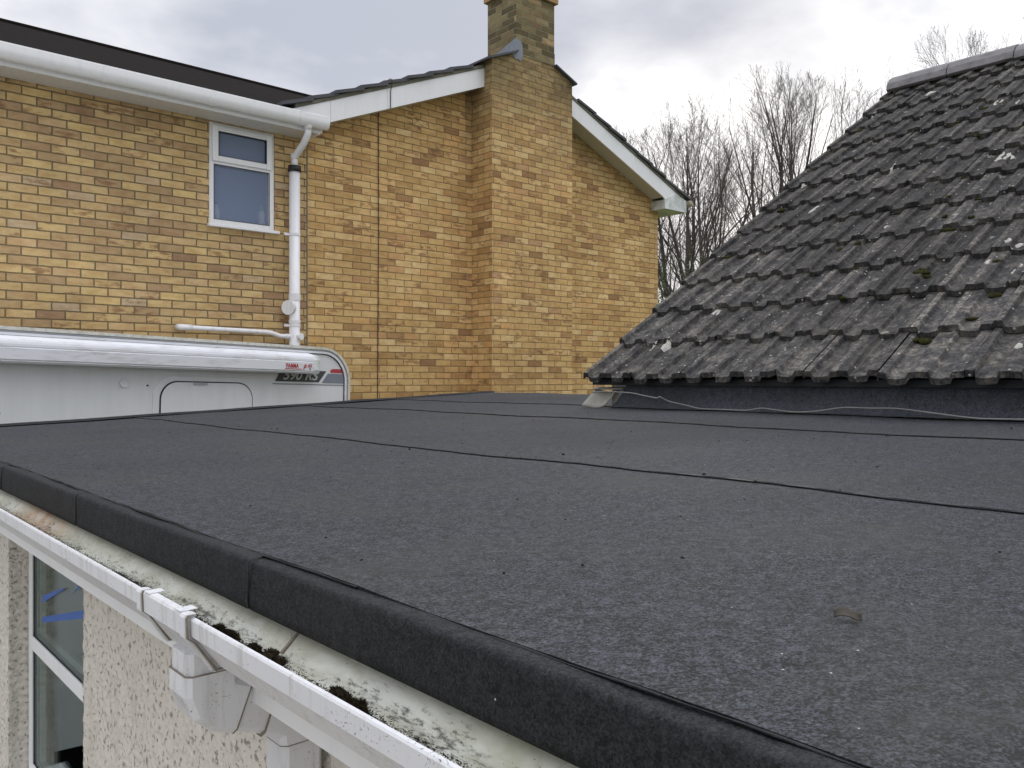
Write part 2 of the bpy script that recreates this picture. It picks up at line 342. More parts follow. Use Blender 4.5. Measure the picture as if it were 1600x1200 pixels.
# moss film
mo = t.m('MULTIPLY', t.m('SUBTRACT', t.noise(t.vm('ADD', P, (5, 1, 9)), 7.5, 6, 0.75, 0.4), 0.60, clamp=True), 8, clamp=True)
c = t.mix(t.m('MULTIPLY', mo, 0.7), c, (0.052, 0.050, 0.020))
t.put(b.inputs['Base Color'], c); b.inputs['Roughness'].default_value = 0.88; b.inputs['Specular IOR Level'].default_value = 0.3
hh = t.m('ADD', t.m('MULTIPLY', n, 1.4), t.m('ADD', t.m('MULTIPLY', n2, 0.8), t.m('MULTIPLY', mo, 0.5)))
t.put(b.inputs['Normal'], t.bump(hh, 0.8, 0.0055))
M['old_tile'] = m
M['ridge'] = plain('ridge tile', (0.20, 0.19, 0.195), 0.85, 0.75, 9, 0.3, 0.7, 45)
M['lichen_white'] = plain('white lichen', (0.42, 0.405, 0.37), 0.95, 0.6, 90, 0.1, 0.6, 90)

# glass
m, t, b = mat('obscured glass'); b.inputs['Base Color'].default_value = (0.26, 0.325, 0.47, 1)
b.inputs['Roughness'].default_value = 0.35
tb = t.new('ShaderNodeBsdfTransparent'); mxs = t.new('ShaderNodeMixShader'); mxs.inputs[0].default_value = 0.42
t.l.new(tb.outputs[0], mxs.inputs[1]); t.l.new(b.outputs[0], mxs.inputs[2]); t.l.new(mxs.outputs[0], t.n['Material Output'].inputs[0])
t.put(b.inputs['Normal'], t.bump(t.noise(t.pos(), 200, 2), 0.3, 0.002))
M['frosted'] = m
m, t, b = mat('clear glass'); gl = t.new('ShaderNodeBsdfGlossy'); gl.inputs['Roughness'].default_value = 0.02
gl.inputs[0].default_value = (0.8, 0.85, 0.85, 1)
tb = t.new('ShaderNodeBsdfTransparent'); tb.inputs[0].default_value = (0.86, 0.90, 0.88, 1)
fr = t.new('ShaderNodeFresnel'); fr.inputs[0].default_value = 1.5
mxs = t.new('ShaderNodeMixShader'); t.put(mxs.inputs[0], t.m('ADD', 0.02, t.m('MULTIPLY', fr.outputs[0], 0.55), clamp=True))
t.l.new(tb.outputs[0], mxs.inputs[1]); t.l.new(gl.outputs[0], mxs.inputs[2]); t.l.new(mxs.outputs[0], t.n['Material Output'].inputs[0])
M['glass'] = m


# ------------------------------------------------------------------ mesh helpers
class MB:
    def __init__(s): s.v = []; s.f = []; s.mi = []
    def quad(s, a, b, c, d, mi=0):
        i = len(s.v); s.v += [tuple(a), tuple(b), tuple(c), tuple(d)]; s.f.append((i, i + 1, i + 2, i + 3)); s.mi.append(mi)
    def poly(s, pts, mi=0):
        i = len(s.v); s.v += [tuple(p) for p in pts]; s.f.append(tuple(range(i, i + len(pts)))); s.mi.append(mi)
    def box(s, x0, x1, y0, y1, z0, z1, mi=0):
        i = len(s.v)
        s.v += [(x0, y0, z0), (x1, y0, z0), (x1, y1, z0), (x0, y1, z0), (x0, y0, z1), (x1, y0, z1), (x1, y1, z1), (x0, y1, z1)]
        for q in ((0, 3, 2, 1), (4, 5, 6, 7), (0, 1, 5, 4), (1, 2, 6, 5), (2, 3, 7, 6), (3, 0, 4, 7)):
            s.f.append(tuple(i + k for k in q)); s.mi.append(mi)
    def prism(s, prof, axis, a, b, mi=0, cap=True, mis=None, closed=True):
        """extrude a 2-D profile along an axis: 'y' profile=(x,z), 'x' profile=(y,z), 'z' profile=(x,y)"""
        def P(p, h):
            return {'y': (p[0], h, p[1]), 'x': (h, p[0], p[1]), 'z': (p[0], p[1], h)}[axis]
        i = len(s.v); n = len(prof)
        s.v += [P(p, a) for p in prof] + [P(p, b) for p in prof]
        for k in range(n if closed else n - 1):
            s.f.append((i + k, i + (k + 1) % n, i + n + (k + 1) % n, i + n + k)); s.mi.append(mis[k] if mis else mi)
        if cap and closed:
            s.f.append(tuple(i + k for k in range(n))[::-1]); s.f.append(tuple(i + n + k for k in range(n))); s.mi += [mi, mi]
    def tube(s, path, r, n=10, cap=True, mi=0):
        path = [Vector(p) for p in path]
        rr = r if hasattr(r, '__len__') else [r] * len(path)
        i0 = len(s.v); up = None
        for k, p in enumerate(path):
            d = (path[min(k + 1, len(path) - 1)] - path[max(k - 1, 0)]).normalized()
            if up is None: up = Vector((0, 0, 1)) if abs(d.z) < 0.9 else Vector((1, 0, 0))
            a = d.cross(up).normalized(); bb = a.cross(d).normalized(); up = bb
            for j in range(n):
                th = 2 * math.pi * j / n
                s.v.append(tuple(p + (a * math.cos(th) + bb * math.sin(th)) * rr[k]))
        for k in range(len(path) - 1):
            for j in range(n):
                s.f.append((i0 + k * n + j, i0 + k * n + (j + 1) % n, i0 + (k + 1) * n + (j + 1) % n, i0 + (k + 1) * n + j)); s.mi.append(mi)
        if cap:
            s.f.append(tuple(i0 + j for j in range(n))[::-1]); s.f.append(tuple(i0 + (len(path) - 1) * n + j for j in range(n))); s.mi += [mi, mi]
    def grid(s, fn, nu, nv, mi=0):
        i = len(s.v)
        for a in range(nu + 1):
            for b in range(nv + 1): s.v.append(tuple(fn(a / nu, b / nv)))
        for a in range(nu):
            for b in range(nv):
                k = i + a * (nv + 1) + b
                s.f.append((k, k + nv + 1, k + nv + 2, k + 1)); s.mi.append(mi)
    def blob(s, c, r, seed, n=10, mi=0, rough=0.35):
        q = random.Random(seed); ph = [(q.uniform(-3, 3), q.uniform(-3, 3), q.uniform(-3, 3), q.uniform(0, 6)) for _ in range(5)]
        def f(a, b):
            th = a * 2 * math.pi; p = b * math.pi
            d = Vector((math.sin(p) * math.cos(th), math.sin(p) * math.sin(th), math.cos(p)))
            k = 1 + rough * sum(math.sin(2.1 * (d.x * h[0] + d.y * h[1] + d.z * h[2]) + h[3]) for h in ph) / 3
            return (c[0] + d.x * r[0] * k, c[1] + d.y * r[1] * k, c[2] + d.z * r[2] * k)
        s.grid(f, n * 2, n, mi)
    def build(s, name, mats, parent=None, smooth=False, bevel=0, local=None, off=None):
        me = bpy.data.meshes.new(name)
        vs = s.v
        if off is not None: vs = [(p[0] - off[0], p[1] - off[1], p[2] - off[2]) for p in vs]
        me.from_pydata(vs, [], s.f)
        if not isinstance(mats, (list, tuple)): mats = [mats]
        for m_ in mats: me.materials.append(M[m_] if isinstance(m_, str) else m_)
        me.polygons.foreach_set('material_index', s.mi)
        if smooth: me.polygons.foreach_set('use_smooth', [True] * len(me.polygons))
        me.update()
        o = bpy.data.objects.new(name, me); C.objects.link(o)
        if parent is not None: o.parent = parent
        if off is not None and parent is None: o.location = off
        if bevel:
            bv = o.modifiers.new('bevel', 'BEVEL'); bv.width = bevel; bv.segments = 2; bv.limit_method = 'ANGLE'; bv.angle_limit = R(40)
        return o

def tag(o, label=None, cat=None, group=None, kind=None):
    if label: o['label'] = label
    if cat: o['category'] = cat
    if group: o['group'] = group
    if kind: o['kind'] = kind
    return o

class Thing:
    """an Empty at the thing's base; parts are built in world coordinates and parented to it"""
    def __init__(s, name, loc, label, cat, group=None, rot=(0, 0, 0)):
        s.o = bpy.data.objects.new(name, None); C.objects.link(s.o); s.o.location = loc; s.o.rotation_euler = rot
        s.o.empty_display_size = 0.2
        tag(s.o, label, cat, group); s.loc = loc
    def part(s, mb, name, mats, parent=None, **kw):
        if parent is None: return mb.build(name, mats, s.o, off=s.loc, **kw)
        return mb.build(name, mats, parent, off=s.loc, **kw)

def text_mb(txt, size, shear=0.0, bold=0.0, depth=0.001):
    cu = bpy.data.curves.new('lettering', 'FONT'); cu.body = txt; cu.size = size; cu.shear = shear; cu.offset = bold; cu.extrude = depth
    ob = bpy.data.objects.new('lettering', cu); C.objects.link(ob)
    dg = bpy.context.evaluated_depsgraph_get(); me = bpy.data.meshes.new_from_object(ob.evaluated_get(dg))
    mb = MB(); mb.v = [tuple(v.co) for v in me.vertices]; mb.f = [tuple(p.vertices) for p in me.polygons]; mb.mi = [0] * len(mb.f)
    bpy.data.objects.remove(ob); bpy.data.meshes.remove(me)
    return mb

def on_x(px, py, x):
    """the place on the vertical plane x = const seen in that direction"""
    p = (px - 800) / F; y = x * (FY - FX * p) / (FX + FY * p); return (x, y, (592 - py) / F * (FY * y + FX * x))
def on_y(px, py, y):
    p = (px - 800) / F; x = y * (FX + FY * p) / (FY - FX * p); return (x, y, (592 - py) / F * (FY * y + FX * x))
def ground_at(px, Y):
    X = (px - 800) / F * Y; return (FX * Y + FY * X, FY * Y - FX * X)

GZ = -2.6
# ------------------------------------------------------------------ ground
g = MB(); g.quad((-400, -400, GZ), (400, -400, GZ), (400, 400, GZ), (-400, 400, GZ)); tag(g.build('ground', 'grass'), kind='structure')
g = MB(); g.quad((-9, 4.9, GZ + 0.004), (4.6, 4.9, GZ + 0.004), (4.6, 7.9, GZ + 0.004), (-9, 7.9, GZ + 0.004)); tag(g.build('driveway', 'drive'), kind='structure')

g = MB(); g.quad((-12, -8, GZ + 0.004), (0.63, -8, GZ + 0.004), (0.63, 4.88, GZ + 0.004), (-12, 4.88, GZ + 0.004)); tag(g.build('bounce_paving', 'bounce_paving'), kind='structure')  # unseen paving, added to bounce neutral light onto the wall and gutter underside
# ------------------------------------------------------------------ brick house
UW = 7.95; UB = 7.56
XL, XR, XA = 4.197, 10.0, 7.1
def roofz(x, top): return top - 0.41 * abs(x - XA)
H = Thing('brick_house', (XL, UW, GZ), 'yellow brick two storey house with a gable end and a tall chimney', 'house')
g = MB(); g.prism([(XL, GZ), (XR, GZ), (XR, roofz(XR, 3.95)), (XA, 3.95), (XL, roofz(XL, 3.95))], 'y', UW, 15.0)
H.part(g, 'gable_wall', 'brick_old')
g = MB()   # extension wing with window opening x 3.161..3.84, z 1.49..2.493
WX0, WX1, WZ0, WZ1 = 3.161, 3.838, 1.50, 2.492
ue = UW + 0.004
g.box(-6, WX0, ue, ue + 0.28, GZ, 2.62); g.box(WX1, XL - 0.004, ue, ue + 0.28, GZ, 2.62)
g.box(WX0, WX1, ue, ue + 0.28, GZ, WZ0); g.box(WX0, WX1, ue, ue + 0.28, WZ1, 2.62)
H.part(g, 'wing_wall', 'brick_new')
# joint between the two walls
g = MB(); g.box(XL - 0.006, XL + 0.006, UW - 0.003, UW + 0.05, GZ, 2.5); H.part(g, 'wall_joint', 'dirt_line')
# chimney breast and stack
g = MB(); BX0, BX1 = 6.40, 7.754
g.prism([(BX0, GZ), (BX1, GZ), (BX1, 3.83), (7.43, 3.955), (6.783, 3.955), (BX0, 3.82)], 'y', UB, UW + 0.02)
ch = H.part(g, 'chimney', 'brick_old')
g = MB(); g.box(6.783, 7.43, UB, 8.10, 3.95, 4.74); H.part(g, 'chimney_stack', 'brick_stack', ch)
g = MB(); g.box(6.745, 7.468, UB - 0.038, 8.138, 4.742, 4.90); g.box(6.783, 7.43, UB, 8.10, 4.90, 4.98); H.part(g, 'chimney_cap', 'corbel', ch, bevel=0.004)
g = MB()   # clay pots, above the frame
for yy in (7.7, 7.96): g.tube([(7.106, yy, 4.97), (7.106, yy, 5.3)], [0.10, 0.085], 16)
H.part(g, 'chimney_pot', 'corbel', ch, smooth=True)
# lead around the stack, thin verge lead on the shoulders
g = MB()
g.poly([(6.66, UB - 0.006, 3.955), (6.72, UB - 0.008, 3.925), (6.765, UB - 0.008, 3.875), (6.80, UB - 0.008, 3.895), (6.86, UB - 0.008, 3.875), (6.872, UB - 0.008, 3.925), (6.888, UB - 0.007, 3.94), (6.88, UB - 0.007, 4.08), (6.85, UB - 0.007, 4.125), (6.779, UB - 0.006, 4.15)])
g.poly([(6.777, UB - 0.004, 3.96), (6.777, 8.10, 3.99), (6.777, 8.10, 4.06), (6.777, 7.9, 4.06), (6.777, UB - 0.004, 4.15)])
H.part(g, 'lead_flashing', 'lead', ch)
g = MB(); g.poly([(7.434, UB - 0.004, 3.95), (7.434, UB + 0.4, 3.95), (7.434, UB + 0.4, 4.12), (7.434, UB - 0.004, 4.12)]); H.part(g, 'lead_flashing', 'lead', ch)
for pp in ([(7.425, 3.975), (7.425, 3.955), (7.80, 3.80), (7.80, 3.822)], [(6.30, 3.79), (6.30, 3.765), (6.783, 3.965), (6.783, 3.99)]):
    g = MB(); g.prism(pp, 'y', UB - 0.05, UW); H.part(g, 'shoulder_capping', 'slate_tile', ch)

# main roof: courses of tiles with stepped verge
g = MB()
for sgn in (-1, 1):
    L = 3.28; n = 11; gx = L / n
    for k in range(n):
        xa = gx * k; xb = gx * (k + 1) + 0.05   # distance from apex; nose at xb
        za = 4.055 - 0.41 * xa; zb = 4.055 - 0.41 * xb
        p = [(XA + sgn * xa, za - 0.012), (XA + sgn * xb, zb + 0.016), (XA + sgn * xb, zb + 0.050), (XA + sgn * xa, za + 0.022)]
        if sgn > 0: p = p[::-1]
        y0 = 7.665 + 0.012 * math.sin(k * 2.3) ; 
        if min(abs(XA + sgn * xa - XA), 99) < 0.62: y0 = 8.12
        elif xa < 0.72: y0 = 7.66
        g.prism(p, 'y', y0, 15.2)
rf = H.part(g, 'roof', 'slate_tile')
g = MB(); g.prism([(XA - 0.12, 4.06), (XA - 0.06, 4.13), (XA, 4.15), (XA + 0.06, 4.13), (XA + 0.12, 4.06)], 'y', 8.11, 15.2)
H.part(g, 'ridge_tile', 'slate_tile', rf)
g = MB()   # mortar bedding under the verge tiles
def slope_bar(g, xa, xb, zlo, zhi, y0, y1):
    g.prism([(xa, roofz(xa, zlo)), (xb, roofz(xb, zlo)), (xb, roofz(xb, zhi)), (xa, roofz(xa, zhi))], 'y', y0, y1)
slope_bar(g, 3.93, 6.39, 4.015, 4.055, 7.69, 8.0); H.part(g, 'mortar_bedding', 'mortar_bed', rf)
g = MB(); slope_bar(g, 7.77, 10.3, 4.015, 4.055, 7.69, 8.0); H.part(g, 'mortar_bedding', 'mortar_bed', rf)
# bargeboards (each slope), in lengths with butt joints
g = MB(); g.prism([(3.87, 2.60), (4.06, 2.575), (4.33, roofz(4.33, 3.79)), (4.33, roofz(4.33, 4.013)), (3.87, roofz(3.87, 4.013))], 'y', 7.70, 7.72); slope_bar(g, 4.334, 5.02, 3.79, 4.013, 7.70, 7.72); slope_bar(g, 5.024, 6.396, 3.79, 4.013, 7.70, 7.72)
H.part(g, 'bargeboard', 'upvc')
g = MB(); g.prism([(7.758, roofz(7.758, 3.79)), (9.80, roofz(9.80, 3.79)), (10.06, 2.515), (10.36, 2.515), (10.36, roofz(10.36, 4.013)), (7.758, roofz(7.758, 4.013))][::1], 'y', 7.70, 7.72)
bb = H.part(g, 'bargeboard', 'upvc')
g = MB(); g.prism([(9.84, 2.51), (10.362, 2.51), (10.362, 2.69), (10.1, 2.76), (9.84, 2.64)], 'y', 7.694, 7.9485); H.part(g, 'box_end', 'mossy_white', bb)
for xa_, xb_ in ((4.22, 6.396), (7.758, 9.84)):
    g = MB(); slope_bar(g, xa_, xb_, 3.80, 3.81, 7.72, UW - 0.001); H.part(g, 'verge_soffit', 'soffit')
g = MB(); g.box(10.0, 10.36, 7.95, 15, 2.51, 2.52); g.box(10.34, 10.36, 7.95, 15, 2.52, 2.70); H.part(g, 'eaves_soffit', 'soffit')
g = MB(); g.tube([(10.42, 7.66, 2.655), (10.42, 15, 2.64)], 0.05, 12); H.part(g, 'side_gutter', 'ochre', smooth=True)
# wing roof, gutter, fascia, soffit
g = MB()
def mainx(z): return XA - (4.05 - z) / 0.41
x_e = 4.00
g.poly([(-6, 7.63, 2.625), (x_e, 7.63, 2.625), (x_e, 7.72, 2.66), (mainx(4.0) - 0.1, 10.82, 4.02), (-6, 10.82, 4.02)])
g.poly([(-6, 10.82, 4.02), (mainx(4.0) - 0.1, 10.82, 4.02), (4.0, 14.2, 2.6), (-6, 14.2, 2.6)])
g.quad((-6, 7.63, 2.60), (x_e, 7.63, 2.60), (x_e, 7.63, 2.625), (-6, 7.63, 2.625))
wr = H.part(g, 'wing_roof', 'dark_tile_brown')
g = MB(); g.tube([(-6, 10.82, 4.015), (6.6, 10.82, 4.015)], 0.035, 10); H.part(g, 'ridge_tile', 'dark_tile_brown', wr, smooth=True)
g = MB()   # loose tile end in the dark hollow where the roofs meet
g.box(3.86, 4.10, 7.64, 8.0, 2.63, 2.655); g.box(3.72, 3.86, 7.62, 7.9, 2.62, 2.64); H.part(g, 'valley_lead', 'lead', wr)
g = MB(); g.box(-6, XL - 0.03, 7.67, 7.69, 2.50, 2.62); H.part(g, 'fascia', 'upvc')
g = MB(); g.box(-6, XL - 0.03, 7.69, ue - 0.001, 2.497, 2.507); H.part(g, 'soffit', 'soffit')
g = MB(); g.box(XL - 0.03, XL - 0.005, 7.665, ue - 0.001, 2.49, 2.63); g.box(XL - 0.004, XL + 0.02, 7.665, 7.80, 2.51, 2.64); H.part(g, 'soffit_end', 'upvc')
g = MB(); pr = []
for k in range(13):
    th = math.pi * k / 12; pr.append((7.612 + 0.056 * math.cos(th), 2.605 - 0.075 * math.sin(th)))
pr = [(7.668, 2.648)] + pr + [(7.556, 2.648)]
inner = [(7.612 + (a - 7.612) * 0.94, b + 0.004) for a, b in pr][::-1]
g.prism(pr + inner, 'x', -6, 4.235)
gt = H.part(g, 'gutter', 'upvc', smooth=False)
g = MB(); g.prism([(a, b) for a, b in pr], 'x', 4.235, 4.245); H.part(g, 'gutter_end', 'upvc', gt)
for xx in (2.10, 3.02, 3.92):
    g = MB(); g.prism([(7.612 + (a - 7.612) * 1.06, 2.605 + (b - 2.605) * 1.07) for a, b in pr], 'x', xx, xx + 0.045); H.part(g, 'gutter_clip', 'upvc', gt)
# soil pipe and rainwater swan neck
PX, PY = 4.01, 7.865
g = MB(); g.tube([(PX, PY, GZ), (PX, PY, 2.14)], 0.0555, 20)
pipe = H.part(g, 'downpipe', 'upvc_pipe', smooth=True)
g = MB(); g.tube([(4.035, 7.62, 2.56), (4.035, 7.63, 2.46), (4.03, 7.70, 2.385), (4.015, 7.80, 2.31), (PX, PY - 0.005, 2.27), (PX, PY, 2.23), (PX, PY, 2.12)], 0.034, 16)
g.tube([(4.035, 7.62, 2.57), (4.035, 7.625, 2.50)], 0.040, 16); g.tube([(PX, PY, 2.30), (PX, PY, 2.25)], 0.039, 16)
H.part(g, 'swan_neck', 'upvc_pipe', pipe, smooth=True)
g = MB(); g.tube([(PX, PY, 2.115), (PX, PY, 2.175)], 0.066, 20); H.part(g, 'rubber_collar', 'rubber', pipe, smooth=True)
for z0, z1, rr in ((0.80, 0.87, 0.061), (0.57, 0.60, 0.061)): g = MB(); g.tube([(PX, PY, z0), (PX, PY, z1)], rr, 20); H.part(g, 'pipe_collar', 'upvc_pipe', pipe)
for zz in (1.475, 0.545, -0.6):
    g = MB(); g.box(PX - 0.105, PX, PY + 0.01, PY + 0.03, zz - 0.012, zz + 0.012); g.tube([(PX, PY, zz - 0.012), (PX, PY, zz + 0.012)], 0.060, 20)
    H.part(g, 'pipe_bracket', 'upvc_pipe', pipe, smooth=False)
g = MB(); g.tube([(PX - 0.05, PY, 0.725), (PX - 0.085, PY - 0.02, 0.725)], 0.075, 20); H.part(g, 'access_cap', 'upvc_pipe', pipe, smooth=False)
g = MB(); g.tube([(PX + 0.02, PY - 0.04, 0.43), (PX + 0.035, PY - 0.085, 0.43)], 0.034, 18); g.tube([(PX - 0.04, PY - 0.02, 0.43), (PX + 0.085, PY, 0.44)], 0.03, 14); H.part(g, 'pipe_boss', 'upvc_pipe', pipe)
# waste pipe
g = MB()
pa = [on_y(277, 511, 7.93), on_y(281, 511, 7.89), on_y(300, 512, 7.885), on_y(416, 519, 7.885), on_y(425, 520.5, 7.88), on_y(437, 525, 7.875), on_y(446, 525.5, 7.87), (PX - 0.03, PY, 0.43)]
g.tube(pa, 0.0235, 14); g.tube([pa[0], pa[1], pa[2]], 0.030, 14); g.tube([pa[6], pa[7]], 0.028, 14)
H.part(g, 'waste_pipe', 'upvc_pipe', smooth=True)
# window: frame fills the opening, top opener, fixed lower light
fy = ue + 0.015
g = MB()
def frame(g, x0, x1, z0, z1, y0, y1, wd, mi=0):
    g.box(x0, x0 + wd, y0, y1, z0, z1, mi); g.box(x1 - wd, x1, y0, y1, z0, z1, mi)
    g.box(x0 + wd, x1 - wd, y0, y1, z1 - wd, z1, mi); g.box(x0 + wd, x1 - wd, y0, y1, z0, z0 + wd, mi)
frame(g, WX0 + 0.002, WX1 - 0.002, WZ0 + 0.002, WZ1 - 0.002, fy, fy + 0.07, 0.052)
g.box(WX0 + 0.054, WX1 - 0.054, fy, fy + 0.07, 2.085, 2.13)
wn = H.part(g, 'window', 'upvc', bevel=0.004)
g = MB(); frame(g, WX0 + 0.032, WX1 - 0.032, 2.112, WZ1 - 0.03, fy - 0.022, fy - 0.001, 0.062); H.part(g, 'window_sash', 'upvc', wn, bevel=0.007)
g = MB(); g.box(WX0 + 0.14, WX1 - 0.14, fy - 0.036, fy - 0.023, 2.425, 2.443); H.part(g, 'trickle_vent', 'upvc', wn, bevel=0.003)
g = MB(); g.box(WX0 - 0.02, WX1 + 0.035, ue - 0.045, ue + 0.012, WZ0 - 0.03, WZ0 - 0.001); H.part(g, 'window_sill', 'upvc', wn, bevel=0.005)
g = MB(); g.box(WX0 + 0.094, WX1 - 0.094, fy + 0.004, fy + 0.01, 2.17, WZ1 - 0.09); g.box(WX0 + 0.054, WX1 - 0.054, fy + 0.02, fy + 0.026, WZ0 + 0.054, 2.083)
H.part(g, 'window_pane', 'frosted', wn)
g = MB()
for (a, b2, c_, d_) in ((WX0 + 0.050, WX1 - 0.050, WZ0 + 0.050, 2.087), (WX0 + 0.09, WX1 - 0.09, 2.166, WZ1 - 0.086)):
    frame(g, a, b2, c_, d_, fy - 0.0235 if c_ > 2.1 else fy - 0.0015, fy + 0.004, 0.006)
H.part(g, 'glazing_gasket', 'dark_gap', wn)
g = MB(); g.box(WX0, WX1, fy + 0.20, fy + 0.21, WZ0, WZ1); H.part(g, 'window_blind', 'blind', wn)
# bottles on the inner window ledge
for bx, hh, lab in ((3.265, 0.13, 'small white bottle behind the obscured glass at the left'), (3.735, 0.17, 'taller bottle with a green cap behind the obscured glass at the right')):
    T = Thing('bottle', (bx, fy + 0.075, WZ0 + 0.056), lab, 'bottle', 'bottles behind the bathroom window')
    g = MB(); g.tube([(bx, fy + 0.075, WZ0 + 0.056), (bx, fy + 0.075, WZ0 + 0.056 + hh * 0.75), (bx, fy + 0.075, WZ0 + 0.056 + hh * 0.9)], [0.034, 0.034, 0.016], 14); T.part(g, 'bottle_body', 'bottle', smooth=True)
    g = MB(); g.tube([(bx, fy + 0.075, WZ0 + 0.057 + hh * 0.9), (bx, fy + 0.075, WZ0 + 0.056 + hh * 1.15)], 0.019, 12); T.part(g, 'bottle_cap', 'bottle_green' if hh > 0.15 else 'bottle')
# cable hung over the bargeboard and down the gable wall
g = MB(); cx = 5.06
g.tube([(cx + 0.02, 8.1, roofz(cx, 4.09)), (cx, 7.70, roofz(cx, 4.112)), (cx, 7.662, roofz(cx, 4.095)), (cx, 7.66, roofz(cx, 4.05)), (cx, 7.69, roofz(cx, 3.98)), (cx, 7.692, roofz(cx, 3.785)), (cx, 7.735, roofz(cx, 3.80)), (cx, 7.76, roofz(cx, 3.84)), (cx, 7.93, roofz(cx, 3.84)), (cx, 7.94, roofz(cx, 3.79)), (cx + 0.004, 7.94, 1.5), (cx - 0.006, 7.94, 0.4), (cx - 0.01, 7.94, -1.5)], 0.0045, 8)
tag(g.build('cable', 'cable_black', off=(cx, 7.94, -1.5), smooth=True), 'thin dark cable hanging over the bargeboard and straight down the brick gable wall', 'cable')

# ------------------------------------------------------------------ tiled house (right)
VY = 2.965; EX = 3.12; SL = 0.647; GA = 0.2785; NC = 13
T2 = Thing('tiled_house', (3.4, 0, GZ), 'house with a steep weathered concrete tile roof rising behind the flat roof', 'house')
def tz(x): return -0.030 + SL * (x - EX)
nsl = Vector((-SL, 0, 1)).normalized(); ca = 1 / math.sqrt(1 + SL * SL)
prof = []          # one roll and pan, period 0.155: (offset, height)
PER = 0.1525
for o_, h_ in ((0.0, 0.0185), (0.027, 0.0190), (0.031, 0.0180), (0.039, 0.002), (0.047, 0.0), (0.075, -0.001), (0.100, 0.0), (0.107, 0.002), (0.115, 0.0180), (0.119, 0.0190), (0.145, 0.0185)):
    prof.append((o_ * PER / 0.155, h_))
g = MB(); tval = []; lipf = []
trng = random.Random(3)
TW = PER * 2
for c_ in range(NC):
    x0 = EX + GA * c_; xend = x0 + GA + 0.09
    if c_ == NC - 1: xend = 6.80
    ntile = 16; shift = 0
    for j in range(ntile):
        yl = VY - j * TW
        tv = trng.random(); liptile = trng.random() < 0.6; dz_ = trng.uniform(-0.003, 0.004); dx_ = trng.uniform(-0.008, 0.008); skew = trng.uniform(-0.006, 0.006); tilt = trng.uniform(-0.003, 0.003)
        pts = []
        for rpt in range(2):
            for o_, h_ in prof: pts.append((o_ + rpt * PER, h_))
        pts.append((TW - 0.0005, 0.0185))
        # interlock lip: a shallow groove at the tile's side
        pts[0] = (0.0, 0.0155); pts.insert(1, (0.0045, 0.0210))
        NS = 6
        i0 = len(g.v); npt = len(pts)
        for si in range(NS + 1):
            f_ = si / NS; xx = x0 + dx_ + (xend - x0 - dx_) * f_
            for pi, (o_, h_) in enumerate(pts):
                lift = 0.030 * (1 - f_) + dz_ + tilt * (pi / npt - 0.5)
                cr = (math.sin(o_ * 91 + j * 7 + c_ * 13 + xx * 17) * 0.0006 + trng.uniform(-0.0004, 0.0004))
                ex = 0
                if si == 0: ex = trng.uniform(-0.003, 0.004) + (0.012 if trng.random() < 0.015 else 0) + skew * (o_ / TW - 0.5)
                g.v.append((xx + ex - nsl.x * 0, yl - o_, tz(xx + ex) + (h_ + lift + cr) / ca * 1.0))
        for si in range(NS):
            for pi in range(npt - 1):
                a = i0 + si * npt + pi
                g.f.append((a, a + 1, a + npt + 1, a + npt)); g.mi.append(0); tval.append(tv); lipf.append((len(tval) - 1, 1.0 if pi == 0 and liptile else (0.35 if pi in (1, 9, 10) and liptile else 0.0)))
        # nose face
        i1 = len(g.v)
        for pi in range(npt):
            vx, vy, vz = g.v[i0 + pi]; th = 0.023
            g.v.append((vx + 0.004 + nsl.x * -0.004, vy, vz - th))
            
        for pi in range(npt - 1):
            g.f.append((i1 + pi, i1 + pi + 1, i0 + pi + 1, i0 + pi)); g.mi.append(0); tval.append(tv * 0.5)
        # underside back a little so the nose has depth
        i2 = len(g.v)
        for pi in range(npt):
            vx, vy, vz = g.v[i1 + pi]; g.v.append((vx + 0.10, vy, vz + SL * 0.10))
        for pi in range(npt - 1):
            g.f.append((i2 + pi, i2 + pi + 1, i1 + pi + 1, i1 + pi)); g.mi.append(0); tval.append(tv * 0.3)
        if j == 0:   # verge end
            for si in range(NS):
                a = i0 + si * npt; va = g.v[a]; vb = g.v[a + npt]
                g.quad(va, vb, (vb[0], vb[1], vb[2] - 0.03), (va[0], va[1], va[2] - 0.03)); tval.append(tv * 0.3)
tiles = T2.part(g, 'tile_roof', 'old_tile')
at_ = tiles.data.attributes.new('tile', 'FLOAT', 'FACE'); at_.data.foreach_set('value', tval)
lv = [0.0] * len(tval)
for i_, v_ in lipf: lv[i_] = v_
at2_ = tiles.data.attributes.new('lip', 'FLOAT', 'FACE'); at2_.data.foreach_set('value', lv)
# deck under the tiles, gable wall, front wall, ridge
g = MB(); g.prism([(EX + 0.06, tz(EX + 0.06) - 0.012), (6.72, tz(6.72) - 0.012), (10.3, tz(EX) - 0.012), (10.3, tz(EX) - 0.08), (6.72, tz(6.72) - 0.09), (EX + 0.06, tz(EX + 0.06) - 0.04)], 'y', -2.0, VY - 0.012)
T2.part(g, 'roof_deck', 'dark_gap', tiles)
g = MB(); ye = 2.955; k = 0; rr_ = random.Random(2)
while ye > -1.9:
    L = 0.45; dz0 = rr_.uniform(-0.004, 0.004)
    pr2 = []
    for q in range(9):
        th = math.pi * q / 8; pr2.append((6.72 + 0.135 * math.cos(th) * (1 + 0.25 * abs(math.cos(th))), tz(6.72) - 0.035 + 0.135 * math.sin(th) + dz0))
    inn = [(6.72 + (a - 6.72) * 0.85, b - 0.014) for a, b in pr2][::-1]
    g.prism(pr2 + inn, 'y', ye - L + 0.006, ye, mi=0)
    ye -= L
T2.part(g, 'ridge_tile', 'ridge', tiles, bevel=0.004)
